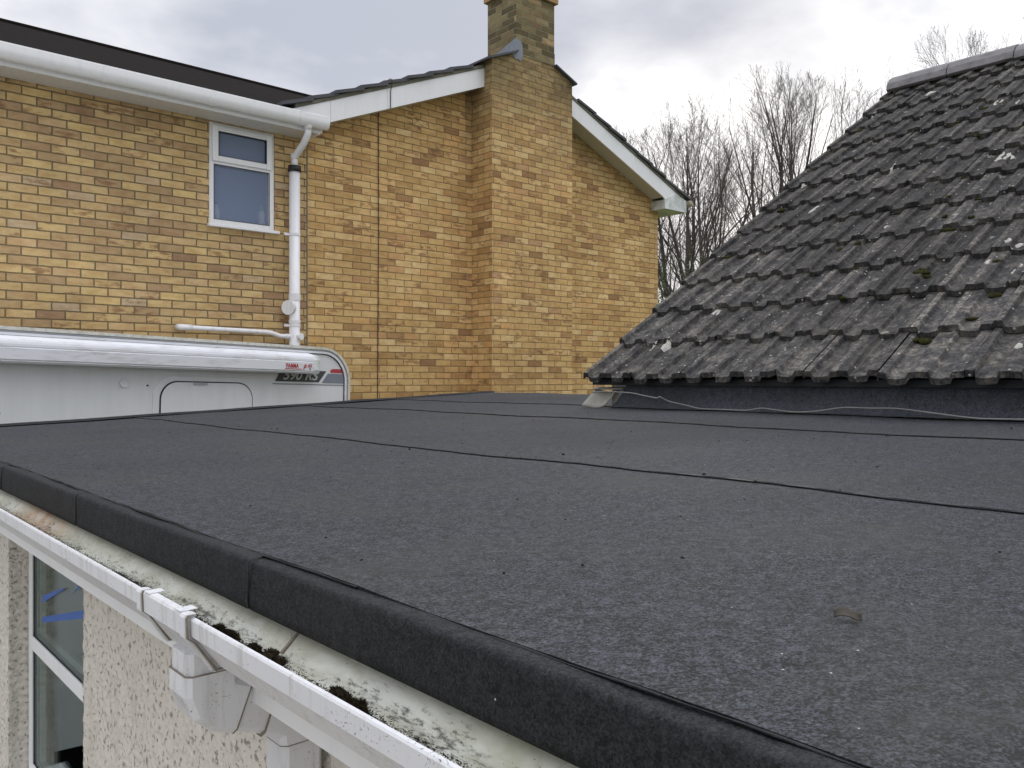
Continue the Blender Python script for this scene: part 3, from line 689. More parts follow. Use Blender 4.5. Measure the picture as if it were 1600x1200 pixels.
g = MB(); g.prism([(6.60, tz(6.6) + 0.0), (6.84, tz(6.6) + 0.0), (6.80, tz(6.72) + 0.03), (6.64, tz(6.72) + 0.03)], 'y', -1.9, 2.93); T2.part(g, 'ridge_mortar', 'mortar_bed', tiles)
g = MB(); g.prism([(3.225, GZ), (10.2, GZ), (10.2, tz(EX) - 0.1), (6.72, tz(6.72) - 0.12), (3.225, tz(3.225) - 0.06)], 'y', -1.9, 2.86); T2.part(g, 'wall', 'roughcast')
# lichen rosettes and moss cushions sitting on the tiles
lp = [(1120, 499, 0.030), (1273, 337, 0.055), (1568, 257, 0.06), (1545, 425, 0.030), (1589, 434, 0.032), (1455, 283, 0.028), (1395, 272, 0.018), (1366, 185, 0.022), (1454, 155, 0.04), (1560, 170, 0.05), (1594, 172, 0.04), (1256, 299, 0.02), (1040, 550, 0.03), (1575, 395, 0.02), (1385, 362, 0.015), (1592, 395, 0.018), (1022, 549, 0.03), (1590, 560, 0.02)]
def on_roof(px, py):
    p = (px - 800) / F; q = (592 - py) / F      # ray (FX+FY p, FY-FX p, q); plane z = tz(x)
    ax, ay = FX + FY * p, FY - FX * p
    s_ = (-0.030 - SL * EX) / (q - SL * ax); return (ax * s_, ay * s_, q * s_)
def prof_h(y):
    o_ = (VY - y) % PER
    for k in range(len(prof) - 1):
        if prof[k][0] <= o_ <= prof[k + 1][0]:
            f_ = (o_ - prof[k][0]) / (prof[k + 1][0] - prof[k][0]); return prof[k][1] * (1 - f_) + prof[k + 1][1] * f_
    return 0.002
def surf(x, y):
    c_ = int((x - EX) // GA); f_ = (x - EX - c_ * GA) / (GA + 0.09)
    return tz(x) + (prof_h(y) + 0.030 * (1 - f_)) / ca
g = MB(); q = random.Random(11)
for px, py, rad in lp:
    x, y, z = on_roof(px, py)
    base = [(0, 0)]; n = 13; rad *= 0.85
    ring = [(rad * q.uniform(0.6, 1.25) * math.cos(2 * math.pi * k / n) * 1.35, rad * q.uniform(0.6, 1.25) * math.sin(2 * math.pi * k / n)) for k in range(n)]
    i = len(g.v); g.v.append((x, y, surf(x, y) + 0.006))
    for fr_, h_ in ((0.55, 0.0055), (1.0, 0.001)):
        for dx_, dy_ in ring: g.v.append((x + dx_ * fr_, y + dy_ * fr_, surf(x + dx_ * fr_, y + dy_ * fr_) + h_))
    for k in range(n):
        g.f.append((i, i + 1 + k, i + 1 + (k + 1) % n)); g.mi.append(0)
        g.f.append((i + 1 + k, i + 1 + n + k, i + 1 + n + (k + 1) % n, i + 1 + (k + 1) % n)); g.mi.append(0)
tag(T2.part(g, 'lichen', 'lichen_white', tiles, smooth=True), kind='stuff')
g = MB()
mp = [(1305, 397), (1345, 392), (1440, 440), (1560, 425), (1519, 510), (1443, 538), (1515, 350), (1495, 370), (1215, 340), (1345, 212), (1500, 140), (1365, 155), (1535, 175), (1475, 345), (1555, 465), (1596, 60)]
for k in range(60):
    c_ = q.randrange(NC - 1); mp.append(('w', EX + GA * c_ + q.uniform(0.24, 0.29), q.uniform(-0.6, 2.9)))
for e in mp:
    if e[0] == 'w': x, y = e[1], e[2]; s_ = q.uniform(0.006, 0.015)
    else: x, y, z = on_roof(*e); s_ = q.uniform(0.014, 0.022)
    if x > 6.5 or y > 2.90: continue
    for r_ in range(q.randint(1, 3)):
        xx = x + q.uniform(-1, 1) * s_ * 0.6; yy = y + q.uniform(-1, 1) * s_ * 1.6
        g.blob((xx, yy, surf(xx, yy)), (s_ * q.uniform(0.7, 1.2), s_ * q.uniform(0.8, 1.7), s_ * 0.75), q.random(), 5, rough=0.5)
tag(T2.part(g, 'moss', 'moss', tiles, smooth=True), kind='stuff')

# ------------------------------------------------------------------ flat-roofed extension
def rz(x): return -0.2504 + 0.04 * (x - 0.52)
def uedge(x): return 4.7125 + 0.045 * x
XE = Thing('flat_roof_extension', (0.9, 2.0, GZ), 'pebble-dashed extension with a flat grey mineral felt roof and white gutter', 'building')
fr = random.Random(5)
def wob(y, seed, amp=0.004):
    return amp * (math.sin(y * 3.1 + seed) + 0.6 * math.sin(y * 8.7 + seed * 2.3) + 0.35 * math.sin(y * 23 + seed * 5.1) + 0.25 * math.sin(y * 61 + seed * 3.3)) / 1.6
def und(x, y): return min(1.0, max(0.0, (x - 0.58) / 0.2)) * 0.0022 * math.sin(x * 3.3 + 1.2 * math.sin(y * 1.7)) + min(1.0, max(0.0, (x - 0.58) / 0.2)) * 0.0018 * math.sin(y * 4.1 + x * 2.0) + 0.0010 * math.sin(y * 11 + x * 7)
sheets = [(0.516, 1.49 + 0.08, 0, -2.2), (1.49, 2.536 + 0.08, 1, -2.2), (2.536, 3.235, 2, -2.2), (3.235, 4.14, 3, 2.87)]
roofp = None
for (xa, xb, k, ylo) in sheets:
    g = MB(); ny = 150; nxx = 26
    if k == 3: ny = 50
    def fn(a, b_, xa=xa, xb=xb, k=k, ylo=ylo):
        xe = xa + (wob(ylo + (uedge(xa) - ylo) * a, k * 2.7, 0.006 if k else 0.0025)) * (1 - b_) ** 3
        x = xe + (xb - xe) * b_
        y = ylo + (uedge(x) - ylo) * a
        lift = 0.0040 * max(0, 1 - (x - xa) / 0.11) if k else 0.0062 * max(0.0, 1 - (x - xa) / 0.35)
        dn = 0.004 if (k < 2 and x > xb - 0.07) else 0
        return (x, y, rz(x) + und(x, y) + lift - dn)
    g.grid(lambda a, b_: fn(a, 1 - b_), ny, nxx)
    # exposed front edge of the lap
    for a in range(ny):
        p0 = fn(a / ny, 0); p1 = fn((a + 1) / ny, 0)
        g.quad((p0[0], p0[1], p0[2] - 0.006), (p1[0], p1[1], p1[2] - 0.006), p1, p0, 1)
    o = XE.part(g, 'felt_sheet' if roofp else 'flat_roof', ['felt', 'bitumen'], roofp, smooth=False)
    for p_ in o.data.polygons: p_.use_smooth = p_.material_index == 0
    if roofp is None: roofp = o
    # bead of bitumen squeezed out along the lap
    g = MB(); y = ylo; run = []; rb = (0.0013, 0.0016, 0.0014, 0.0015)[k]
    while y < uedge(xa):
        gap = math.sin(y * 5.3 + k) + math.sin(y * 13.1 + 2 * k) + math.sin(y * 37)
        x = xa + wob(y, k * 2.7, 0.006 if k else 0.0025)
        if gap > -1.9 or k == 1:
            run.append((x - 0.001, y, rz(x) + und(x, y) + (0.004 if k == 0 else 0.0022)))
        elif len(run) > 1:
            g.tube(run, [rb * (1 + 0.45 * math.sin(p_[1] * 47)) for p_ in run], 5); run = []
        else: run = []
        y += 0.022
    if len(run) > 1: g.tube(run, [rb * (1 + 0.45 * math.sin(p_[1] * 47)) for p_ in run], 5)
    if g.v: XE.part(g, 'lap_bead', 'bitumen', roofp, smooth=True)
# rounded front drip strip in lengths
joints = [-1.5, -0.6, 0.22, 1.0987, 1.965, 2.74, 3.58, uedge(0.52)]
for k in range(len(joints) - 1):
    ya, yb = joints[k], joints[k + 1]; ny = max(8, int((yb - ya) / 0.03))
    g = MB()
    def fp(y, q_, k=k):
        pr_ = [(0.565, 0.0), (0.545, 0.001), (0.516, 0.0030), (0.502, 0.0026), (0.4965, 0.0014), (0.4940, -0.0015), (0.4932, -0.006), (0.493, -0.035), (0.4925, -0.055), (0.4935, -0.066), (0.501, -0.066)]
        x, dz_ = pr_[q_]
        sm = 1.0 - 0.5 * min(1, abs(y - ya) / 0.01) * 0
        w_ = 0.0022 * math.sin(y * 9 + k) + 0.0012 * math.sin(y * 27)
        if q_ >= 7: w_ = 0.0018 * math.sin(y * 6 + k)
        lip = 0.0030 if (y - ya) < 0.09 else 0.0
        return (x - w_ * 0.6 - lip, y, rz(max(x, 0.493)) + dz_ + w_ * (0.5 if q_ < 5 else 0.3) + lip * 0.5)
    g.grid(lambda a, b_: fp(ya + 0.0015 + (yb - ya - 0.003) * a, int(round(b_ * 10))), ny, 10)
    g.prism([(fp(ya, q_)[0] - 0.0004, fp(ya, q_)[2] + 0.0004) for q_ in range(2, 10)] + [(0.508, fp(ya, 9)[2])], 'y', ya - 0.0012, ya + 0.0012, mi=1)
    XE.part(g, 'drip_edge', ['felt_edge', 'bitumen'], roofp, smooth=True)
# left verge trim
g = MB()
def fl(a, b_):
    x = 0.505 + (4.14 - 0.505) * a; pr_ = [(-0.035, 0.004), (-0.022, 0.013), (-0.008, 0.015), (0.0, 0.010), (0.003, -0.03), (0.003, -0.10)]
    q_ = pr_[int(round(b_ * 5))]; return (x, uedge(x) + q_[0] + 0.0015 * math.sin(x * 7), rz(x) + q_[1] + 0.0012 * math.sin(x * 9))
g.grid(lambda a, b_: fl(1 - a, b_), 60, 5); XE.part(g, 'verge_trim', 'felt_edge', roofp, smooth=True)
# felt upstand against the tiled house, dropping into an angle fillet
g = MB()
def fu(a, b_):
    pr_ = [(3.165, 0.002), (3.185, 0.006), (3.203, 0.022), (3.208, 0.06), (3.21, 0.135)]
    q_ = pr_[int(round(b_ * 4))]; ye_ = 2.83 - 0.10 * (q_[1] / 0.135); y = -2.0 + (ye_ + 2.0) * a
    return (q_[0] + 0.002 * math.sin(y * 8), y, rz(3.2) + q_[1] + 0.001 * math.sin(y * 12))
g.grid(lambda a, b_: fu(a, 1 - b_), 130, 4); XE.part(g, 'upstand', 'felt_up', roofp, smooth=True)
# pale soaker at the corner of the tiled house
g = MB()
g.grid(lambda a, b_: (3.13 + 0.07 * b_ + 0.02 * math.sin(a * 3), 2.985 - 0.15 * a + (-0.035) * b_, rz(3.15) + 0.010 + 0.085 * b_ - 0.012 * math.sin(a * math.pi)), 8, 6)
g.grid(lambda a, b_: (3.185 + 0.03 * b_, 2.955 - 0.19 * a, rz(3.15) + 0.093 + 0.012 * b_), 6, 2)
sk = XE.part(g, 'lead_soaker', 'lead_pale', roofp, smooth=True); sm_ = sk.modifiers.new('solid', 'SOLIDIFY'); sm_.thickness = 0.003
# roof body
g = MB(); g.prism([(0.518, rz(0.518) - 0.10), (4.12, rz(4.12) - 0.10), (4.12, rz(4.12) - 0.012), (0.518, rz(0.518) - 0.012)], 'y', -2.1, 4.72); XE.part(g, 'roof_deck', 'dark_gap', roofp)
g = MB(); g.box(0.5135, 0.527, -2.1, 4.71, -0.46, -0.268); XE.part(g, 'fascia', 'upvc')
g = MB(); g.box(0.527, 0.64, -2.1, 4.71, -0.458, -0.450); XE.part(g, 'soffit', 'soffit')

# roughcast walls with real relief around the window recess
WV = 0.640; OY0, OY1, OZ0, OZ1 = 2.468, 3.416, -1.42, -0.52
npr = np.random.RandomState(4)
def vnoise(shape, cells):
    gy, gx = cells; gr_ = npr.rand(gy + 2, gx + 2)
    yy = np.linspace(0, gy, shape[0]); xx = np.linspace(0, gx, shape[1])
    iy = np.minimum(yy.astype(int), gy - 1); ix = np.minimum(xx.astype(int), gx - 1); fy_ = yy - iy; fx_ = xx - ix
    fy_ = fy_ * fy_ * (3 - 2 * fy_); fx_ = fx_ * fx_ * (3 - 2 * fx_)
    a = gr_[iy][:, ix]; b_ = gr_[iy][:, ix + 1]; c_ = gr_[iy + 1][:, ix]; d_ = gr_[iy + 1][:, ix + 1]
    return (a * (1 - fx_) + b_ * fx_) * (1 - fy_[:, None]) + (c_ * (1 - fx_) + d_ * fx_) * fy_[:, None]
def rough_patch(g, y0, y1, z0, z1, step=0.007, amp=0.0075):
    ny = max(2, int((y1 - y0) / step)); nz = max(2, int((z1 - z0) / step))
    h = 0.55 * vnoise((ny + 1, nz + 1), (max(1, int((y1 - y0) / 0.028)), max(1, int((z1 - z0) / 0.028)))) + 0.45 * vnoise((ny + 1, nz + 1), (max(1, int((y1 - y0) / 0.013)), max(1, int((z1 - z0) / 0.013))))
    i = len(g.v)
    for a in range(ny + 1):
        for b_ in range(nz + 1): g.v.append((WV - amp * float(h[a, b_]), y0 + (y1 - y0) * a / ny, z0 + (z1 - z0) * b_ / nz))
    for a in range(ny):
        for b_ in range(nz):
            k = i + a * (nz + 1) + b_; g.f.append((k, k + 1, k + nz + 2, k + nz + 1)); g.mi.append(0)
    return h
g = MB()
rough_patch(g, 0.5, OY0, -1.5, -0.44); rough_patch(g, OY1, 4.2, -1.5, -0.44)
g.box(WV, WV + 0.12, 0.5, OY0 - 0.001, -1.5, -0.44); g.box(WV, WV + 0.12, OY1 + 0.001, 4.2, -1.5, -0.44)
g.box(WV - 0.004, WV + 0.25, -2.1, 0.5, GZ, -0.44); g.box(WV - 0.004, WV + 0.12, 0.5, 4.2, GZ, -1.5)
g.box(WV - 0.004, WV + 0.25, 4.2, 4.70, GZ, -0.44); g.box(WV, WV + 0.12, OY0, OY1, OZ1, -0.44); g.box(WV, WV + 0.12, OY0, OY1, -1.5, OZ0)
g.box(0.89, 4.10, 4.45, 4.70, GZ, -0.34)
# bumpy reveal and arris
def frv(a, b_):
    rr2 = 0.004 * math.sin(b_ * 190 + 3 * math.sin(a * 40)) + 0.004 * fr.random()
    return (WV - 0.006 + 0.09 * a, OY1 - 0.002 - rr2 * (1 - 0.3 * a), OZ0 + (OZ1 - OZ0) * b_)
g.grid(frv, 12, 130)
def frr(a, b_):
    return (WV - 0.006 * fr.random() + 0.06 * a, OY0 + 0.003 + 0.006 * fr.random(), OZ0 + (OZ1 - OZ0) * b_)
g.grid(frr, 4, 130)
XE.part(g, 'wall', 'roughcast', smooth=True)
g = MB(); g.box(2.6, 2.7, 0, 4.45, GZ, -0.4); g.box(0.9, 2.6, 0.1, 4.44, GZ + 0.02, GZ + 0.06); g.box(0.89, 2.6, 4.40, 4.449, GZ, -0.36); g.box(0.77, 0.895, 4.21, 4.449, -1.49, -0.45); XE.part(g, 'room_lining', 'room')
# window
g = MB(); wx0, wx1 = 0.695, 0.745
def fy_frame(g, y0, y1, z0, z1, x0, x1, wd):
    g.box(x0, x1, y0, y0 + wd, z0, z1); g.box(x0, x1, y1 - wd, y1, z0, z1); g.box(x0, x1, y0 + wd, y1 - wd, z1 - wd, z1); g.box(x0, x1, y0 + wd, y1 - wd, z0, z0 + wd)
fy_frame(g, OY0 + 0.008, OY1 - 0.010, OZ0 + 0.005, OZ1 - 0.005, wx0, wx1, 0.042)
g.box(wx0, wx1, OY0 + 0.05, OY1 - 0.052, -0.965, -0.918)
w2 = XE.part(g, 'window', 'upvc', bevel=0.004)
g = MB(); g.box(wx0 + 0.012, wx0 + 0.017, OY0 + 0.05, OY1 - 0.052, -0.918, OZ1 - 0.047); g.box(wx0 + 0.012, wx0 + 0.017, OY0 + 0.05, OY1 - 0.052, OZ0 + 0.047, -0.965)
XE.part(g, 'window_pane', 'glass', w2)
g = MB(); fy_frame(g, OY0 + 0.049, OY1 - 0.051, -0.919, OZ1 - 0.046, wx0 + 0.007, wx0 + 0.011, 0.004); fy_frame(g, OY0 + 0.049, OY1 - 0.051, OZ0 + 0.046, -0.964, wx0 + 0.007, wx0 + 0.011, 0.004)
XE.part(g, 'glazing_gasket', 'dark_gap', w2)
g = MB(); g.box(WV - 0.03, wx0 - 0.001, OY0 + 0.002, OY1 - 0.004, OZ0 - 0.03, OZ0 + 0.003); XE.part(g, 'window_sill', 'upvc', w2)
# flat blue strips on the upper pane
for (a, b_, lab) in (([(66, 964), (66, 973), (134, 966), (134, 953)], 0, 'wide blue strip across the upper pane of the pebble-dash window'),
                  ([(66, 931), (66, 942), (100, 921), (98, 919)], 0, 'tapering blue-green strip above the wide one, at the left of the pane'),
                  ([(113, 928), (134, 900), (134, 910)], 0, 'small pointed blue strip near the top right of the pane')):
    g = MB(); xx = wx0 + 0.0105; pts = [on_x(*p_, xx) for p_ in a]
    i = len(g.v); g.poly(pts); g.poly([(p_[0] + 0.001, p_[1], p_[2]) for p_ in pts][::-1])
    for k in range(len(pts)):
        p0, p1 = pts[k], pts[(k + 1) % len(pts)]; g.quad(p0, p1, (p1[0] + 0.001, p1[1], p1[2]), (p0[0] + 0.001, p0[1], p0[2]))
    tag(g.build('blue_strip', 'blue', off=pts[0]), lab, 'tape', 'blue strips on the window')
# armchair in the room
AC = Thing('armchair', (1.15, 3.75, GZ + 0.06), 'grey-green armchair seen through the lower window pane', 'armchair', rot=(0, 0, 0))
g = MB(); g.box(0.98, 1.60, 3.50, 4.05, GZ + 0.16, -1.95); AC.part(g, 'seat', 'armchair', bevel=0.05)
g = MB(); g.prism([(3.45, -1.95), (4.10, -1.95), (4.12, -1.45), (4.08, -1.27), (3.98, -1.20), (3.55, -1.20), (3.46, -1.27), (3.42, -1.45)], 'x', 0.96, 1.10); AC.part(g, 'backrest', 'armchair', bevel=0.03)
g = MB(); g.prism([(3.53, -1.85), (4.02, -1.85), (4.02, -1.34), (3.96, -1.27), (3.58, -1.27), (3.53, -1.34)], 'x', 0.935, 0.962); AC.part(g, 'back_panel', 'armchair', bevel=0.01)
for yy in (3.38, 4.06): g = MB(); g.box(1.0, 1.55, yy, yy + 0.1, GZ + 0.16, -1.62); AC.part(g, 'armrest', 'armchair', bevel=0.03)
for xx in (1.0, 1.50):
    for yy in (3.42, 4.08): g = MB(); g.box(xx, xx + 0.05, yy, yy + 0.05, GZ + 0.06, GZ + 0.16); AC.part(g, 'leg', 'dark_gap')

# gutter
g = MB()
OUT = [(0.5125, -0.292), (0.5125, -0.335), (0.495, -0.372), (0.438, -0.374), (0.412, -0.338), (0.403, -0.330), (0.402, -0.309), (0.4035, -0.3065), (0.408, -0.3065)]
INN = [(0.409, -0.3095), (0.4055, -0.313), (0.406, -0.328), (0.4145, -0.337), (0.428, -0.348), (0.455, -0.3505), (0.487, -0.3490), (0.5100, -0.327), (0.5100, -0.292)]
pr_ = OUT + INN
def gz(y): return 0.0
mis = [0] * (len(OUT)) + [1] * (len(INN) - 1) + [0]
segs = [(-1.5, 1.07), (1.26, 4.72)]
g.prism(pr_, 'y', -1.5, 4.74, mis=mis)
gut = XE.part(g, 'gutter', ['gutter_out', 'gutter_in'])
g = MB(); g.box(0.40, 0.52, 4.74, 4.745, -0.375, -0.30); XE.part(g, 'gutter_end', 'gutter_out', gut)
# running outlet that wraps the gutter
g = MB(); cxm, czm = 0.46, -0.34
def grow(p, k): return (cxm + (p[0] - cxm) * (1 + k), czm + (p[1] - czm) * (1 + k))
big = [(0.5122, -0.30), (0.5122, -0.337), (0.497, -0.3765), (0.436, -0.3785), (0.4085, -0.340), (0.3985, -0.332), (0.3975, -0.306), (0.400, -0.3025), (0.4095, -0.3025)]
ins = [(0.4095, -0.3055), (0.4025, -0.308), (0.4028, -0.330), (0.4125, -0.3388), (0.4385, -0.3744), (0.4950, -0.3724), (0.5118, -0.3345)]
g.prism(big + ins[::1], 'y', 1.075, 1.255)
def band(g, y0, y1, k=0.004):
    b2 = [(p[0] - (k if p[0] < 0.46 else -0.0), p[1] - (k if p[1] < -0.34 else -k * 0.3)) for p in big[2:]]
    c2 = [(p[0] + 0.0006, p[1] + 0.0004) for p in big[2:]][::-1]
    g.prism(b2 + c2, 'y', y0, y1)
band(g, 1.072, 1.088); band(g, 1.242, 1.258)
out = XE.part(g, 'gutter_outlet', 'gutter_out', gut, bevel=0.001)
for yy in (1.0705, 1.0895, 1.2400, 1.2595):
    g = MB(); band(g, yy - 0.0007, yy + 0.0007, 0.0022); XE.part(g, 'joint_seal', 'dirt_line', gut)
g = MB(); g.prism([(0.4860, -0.3510), (0.5098, -0.3275), (0.5085, -0.3262), (0.4845, -0.3470)], 'y', 0.985, 0.990); XE.part(g, 'joint_seal', 'dirt_line', gut)
for yy in (1.215, 1.095):
    g = MB(); g.box(0.397, 0.420, yy, yy + 0.020, -0.3023, -0.3008); XE.part(g, 'gutter_clip', 'gutter_out', gut, bevel=0.0008)
# square downpipe: swept section
def sweep(g, path, hw, y0, y1, mi=0):
    n = len(path); rows = []
    for k in range(n):
        a = Vector(path[max(k - 1, 0)]); b_ = Vector(path[min(k + 1, n - 1)]); d = (b_ - a).normalized()
        c_ = Vector(path[k]); nrm = Vector((-d.y, d.x))
        if 0 < k < n - 1:
            d1 = (c_ - a).normalized(); hw2 = hw / max(0.6, abs(Vector((-d1.y, d1.x)).dot(nrm)))
        else: hw2 = hw
        p, q2 = c_ + nrm * hw2, c_ - nrm * hw2; rc = 0.008
        rows.append([(p.x, y0 + rc, p.y), (p.x, y1 - rc, p.y), (c_.x + nrm.x * (hw2 - rc), y1, c_.y + nrm.y * (hw2 - rc)), (c_.x - nrm.x * (hw2 - rc), y1, c_.y - nrm.y * (hw2 - rc)), (q2.x, y1 - rc, q2.y), (q2.x, y0 + rc, q2.y), (c_.x - nrm.x * (hw2 - rc), y0, c_.y - nrm.y * (hw2 - rc)), (c_.x + nrm.x * (hw2 - rc), y0, c_.y + nrm.y * (hw2 - rc))])
    i = len(g.v)
    for r_ in rows: g.v += r_
    for k in range(n - 1):
        for j in range(8): g.f.append((i + k * 8 + j, i + k * 8 + (j + 1) % 8, i + (k + 1) * 8 + (j + 1) % 8, i + (k + 1) * 8 + j)); g.mi.append(mi)
    g.f.append(tuple(i + j for j in range(8))); g.f.append(tuple(i + (n - 1) * 8 + j for j in range(8))); g.mi += [mi, mi]
yc = 1.168
g = MB(); sweep(g, [(0.595, -0.50), (0.595, -2.55)], 0.0325, yc - 0.0325, yc + 0.0325)
dp = XE.part(g, 'downpipe', 'gutter_out')
g = MB(); sweep(g, [(0.456, -0.375), (0.456, -0.418)], 0.034, yc - 0.034, yc + 0.034); XE.part(g, 'outlet_spigot', 'gutter_out', dp)
g = MB(); sweep(g, [(0.456, -0.405), (0.456, -0.428), (0.462, -0.444), (0.476, -0.455), (0.500, -0.464)], 0.037, yc - 0.037, yc + 0.037); XE.part(g, 'elbow', 'gutter_out', dp)
g = MB(); sweep(g, [(0.498, -0.463), (0.545, -0.481)], 0.0345, yc - 0.0345, yc + 0.0345); XE.part(g, 'offset_pipe', 'gutter_out', dp)
g = MB(); sweep(g, [(0.541, -0.4795), (0.566, -0.489), (0.583, -0.498), (0.593, -0.513), (0.595, -0.537)], 0.037, yc - 0.037, yc + 0.037); XE.part(g, 'elbow', 'gutter_out', dp)
for pa_, hw_ in (([(0.4988, -0.4637), (0.5006, -0.4644)], 0.0376), ([(0.5402, -0.4795), (0.5418, -0.4801)], 0.0376), ([(0.456, -0.4040), (0.456, -0.4050)], 0.0374), ([(0.595, -0.5368), (0.595, -0.5382)], 0.0374)):
    g = MB(); sweep(g, pa_, hw_, yc - hw_, yc + hw_); XE.part(g, 'joint_seal', 'dirt_line', dp)

# grit lying in the gutter: countless bits
g = MB(); q = random.Random(21); gcur = [g]
def bit(x, y, z, s_, g=None):
    g = g or gcur[0]
    a = Vector((q.gauss(0, 1), q.gauss(0, 1) * 1.4, q.gauss(0, 0.5))).normalized() * s_
    b_ = Vector((q.gauss(0, 1), q.gauss(0, 1), q.gauss(0, 0.6))).normalized() * s_ * 0.6
    c_ = Vector((0, 0, s_ * 0.5)); o_ = Vector((x, y, z)); i = len(g.v)
    g.v += [tuple(o_ + a), tuple(o_ - a * 0.8), tuple(o_ + b_), tuple(o_ + c_)]
    for f_ in ((0, 2, 3), (2, 1, 3), (1, 0, 3), (0, 1, 2)): g.f.append(tuple(i + e for e in f_)); g.mi.append(0)
def dens(y):
    return 0.35 + 0.65 * max(0, math.sin(y * 4.2 + 1.0)) * (0.6 + 0.4 * math.sin(y * 13)) + (0.5 if y > 1.2 else 0)
for _ in range(34000):
    y = q.uniform(0.35, 4.6) if q.random() < 0.6 else q.uniform(0.35, 1.6)
    if q.random() > dens(y): continue
    f_ = abs(q.gauss(0.18, 0.30))
    x = 0.450 + 0.050 * f_
    z = -0.3498 + (max(0, x - 0.487) * 0.96) + q.random() * 0.006 * max(0, 1 - 2.2 * f_)
    if x > 0.509: continue
    bit(x, y, z, q.uniform(0.0008, 0.0021))
# a few bits caught on the sloping inner front face
for _ in range(5000):
    y = q.uniform(0.35, 4.0)
    if q.random() > dens(y): continue
    f_ = q.random() ** 1.5; bit(0.452 - 0.025 * f_, y, -0.349 + 0.006 * f_, q.uniform(0.0008, 0.002))
tag(g.build('gutter_grit', 'debris'), 'black grit and mineral granules lying along the bottom of the white gutter', 'grit', kind='stuff')
# moss clumps
def fluffy(g, c_, r_, n, seed):
    g.blob(c_, r_, seed, 8, rough=0.5); q2 = random.Random(seed)
    for _ in range(n):
        d = Vector((q2.gauss(0, 1), q2.gauss(0, 1), abs(q2.gauss(0, 1)))).normalized()
        p = Vector((c_[0] + d.x * r_[0] * 0.95, c_[1] + d.y * r_[1] * 0.95, c_[2] + d.z * r_[2] * 0.95))
        e = (d + Vector((q2.gauss(0, 0.5), q2.gauss(0, 0.5), q2.gauss(0, 0.4)))).normalized() * q2.uniform(0.002, 0.006)
        s_ = Vector((q2.gauss(0, 1), q2.gauss(0, 1), q2.gauss(0, 1))).normalized() * 0.0009
        i = len(g.v); g.v += [tuple(p + s_), tuple(p - s_), tuple(p + e)]; g.f.append((i, i + 1, i + 2)); g.mi.append(0)
for k, (px, py, sy, sx_, sz, lab) in enumerate(((414, 1016, 0.034, 0.014, 0.012, 'large dark brown moss clump in the gutter, just past the outlet'),
                       (535, 1085, 0.024, 0.012, 0.011, 'brown moss clump in the gutter nearest the camera'),
                       (362, 980, 0.020, 0.010, 0.006, 'small flat dark moss clump in the gutter beside the outlet'),
                       (345, 966, 0.014, 0.009, 0.006, 'small black moss clump at the crack in the gutter back'),
                       (560, 1112, 0.014, 0.008, 0.006, 'small moss scrap beside the brown clump nearest the camera'))):
    m_ = (py - 592) / (px + 359) * 1.3375; x = 0.458
    y = on_x(px, py, x)[1]; c_ = (x, y, -0.345)
    g = MB(); q4 = random.Random(k + 90)
    for e_ in range(9):
        f_ = q4.uniform(-1, 1); kk_ = 1 - 0.65 * abs(f_)
        fluffy(g, (x + q4.uniform(-0.4, 0.5) * sx_, y + f_ * sy * 1.25, -0.342), (sx_ * 0.55 * kk_ * q4.uniform(0.8, 1.4), sy * 0.24 * q4.uniform(0.7, 1.4), sz * 0.75 * kk_ * q4.uniform(0.5, 1.2)), 170, k * 20 + e_)
    for e_ in range(160):
        bit(x + q4.gauss(0, 1) * sx_ * 0.7, y + q4.gauss(0, 1) * sy * 1.1, -0.3475, q4.uniform(0.001, 0.003), g)
    tag(g.build('moss_clump', 'moss_brown', off=c_), lab, 'moss', 'moss clumps in the gutter')

# ------------------------------------------------------------------ loose things on the flat roof
# grey cable lying along the upstand
g = MB()
cp = [(926, 613, 3.12), (945, 612, 3.115), (985, 614, 3.11), (1005, 618, 3.10), (1026, 622, 3.10), (1031, 620, 3.105), (1045, 627, 3.13), (1075, 634, 3.15), (1095, 639, 3.15), (1130, 644, 3.14), (1165, 643.5, 3.14), (1190, 638, 3.155), (1215, 641, 3.15), (1246, 647.5, 3.13), (1280, 642, 3.14), (1318, 637, 3.16), (1360, 638, 3.16), (1402, 638.5, 3.16), (1450, 644.5, 3.14), (1500, 651, 3.12), (1535, 655.5, 3.11), (1600, 655.5, 3.12), (1680, 660, 3.12)]
pts = []
for px, py, x in cp:
    p_ = on_x(px, py, x); pts.append((p_[0], p_[1], max(p_[2], rz(x) + 0.010)))
# smooth by Catmull-Rom
sm = []
for k in range(len(pts) - 1):
    p0, p1, p2, p3 = [Vector(pts[max(0, min(len(pts) - 1, k + e))]) for e in (-1, 0, 1, 2)]
    for f_ in (0, 0.25, 0.5, 0.75):
        sm.append(0.5 * ((2 * p1) + (-p0 + p2) * f_ + (2 * p0 - 5 * p1 + 4 * p2 - p3) * f_ ** 2 + (-p0 + 3 * p1 - 3 * p2 + p3) * f_ ** 3))
g.tube(sm, 0.0032, 8); tag(g.build('cable', 'cable_grey', off=pts[0], smooth=True), 'thin grey cable wandering along the foot of the felt upstand below the tiles', 'cable')
def on_flat(px, py):
    p = (px - 800) / F; q_ = (592 - py) / F; ax, ay = FX + FY * p, FY - FX * p
    s_ = (-0.2504 - 0.04 * 0.52) / (q_ - 0.04 * ax); return (ax * s_, ay * s_)
x, y = on_flat(1325, 973)
g = MB()
L = 0.016
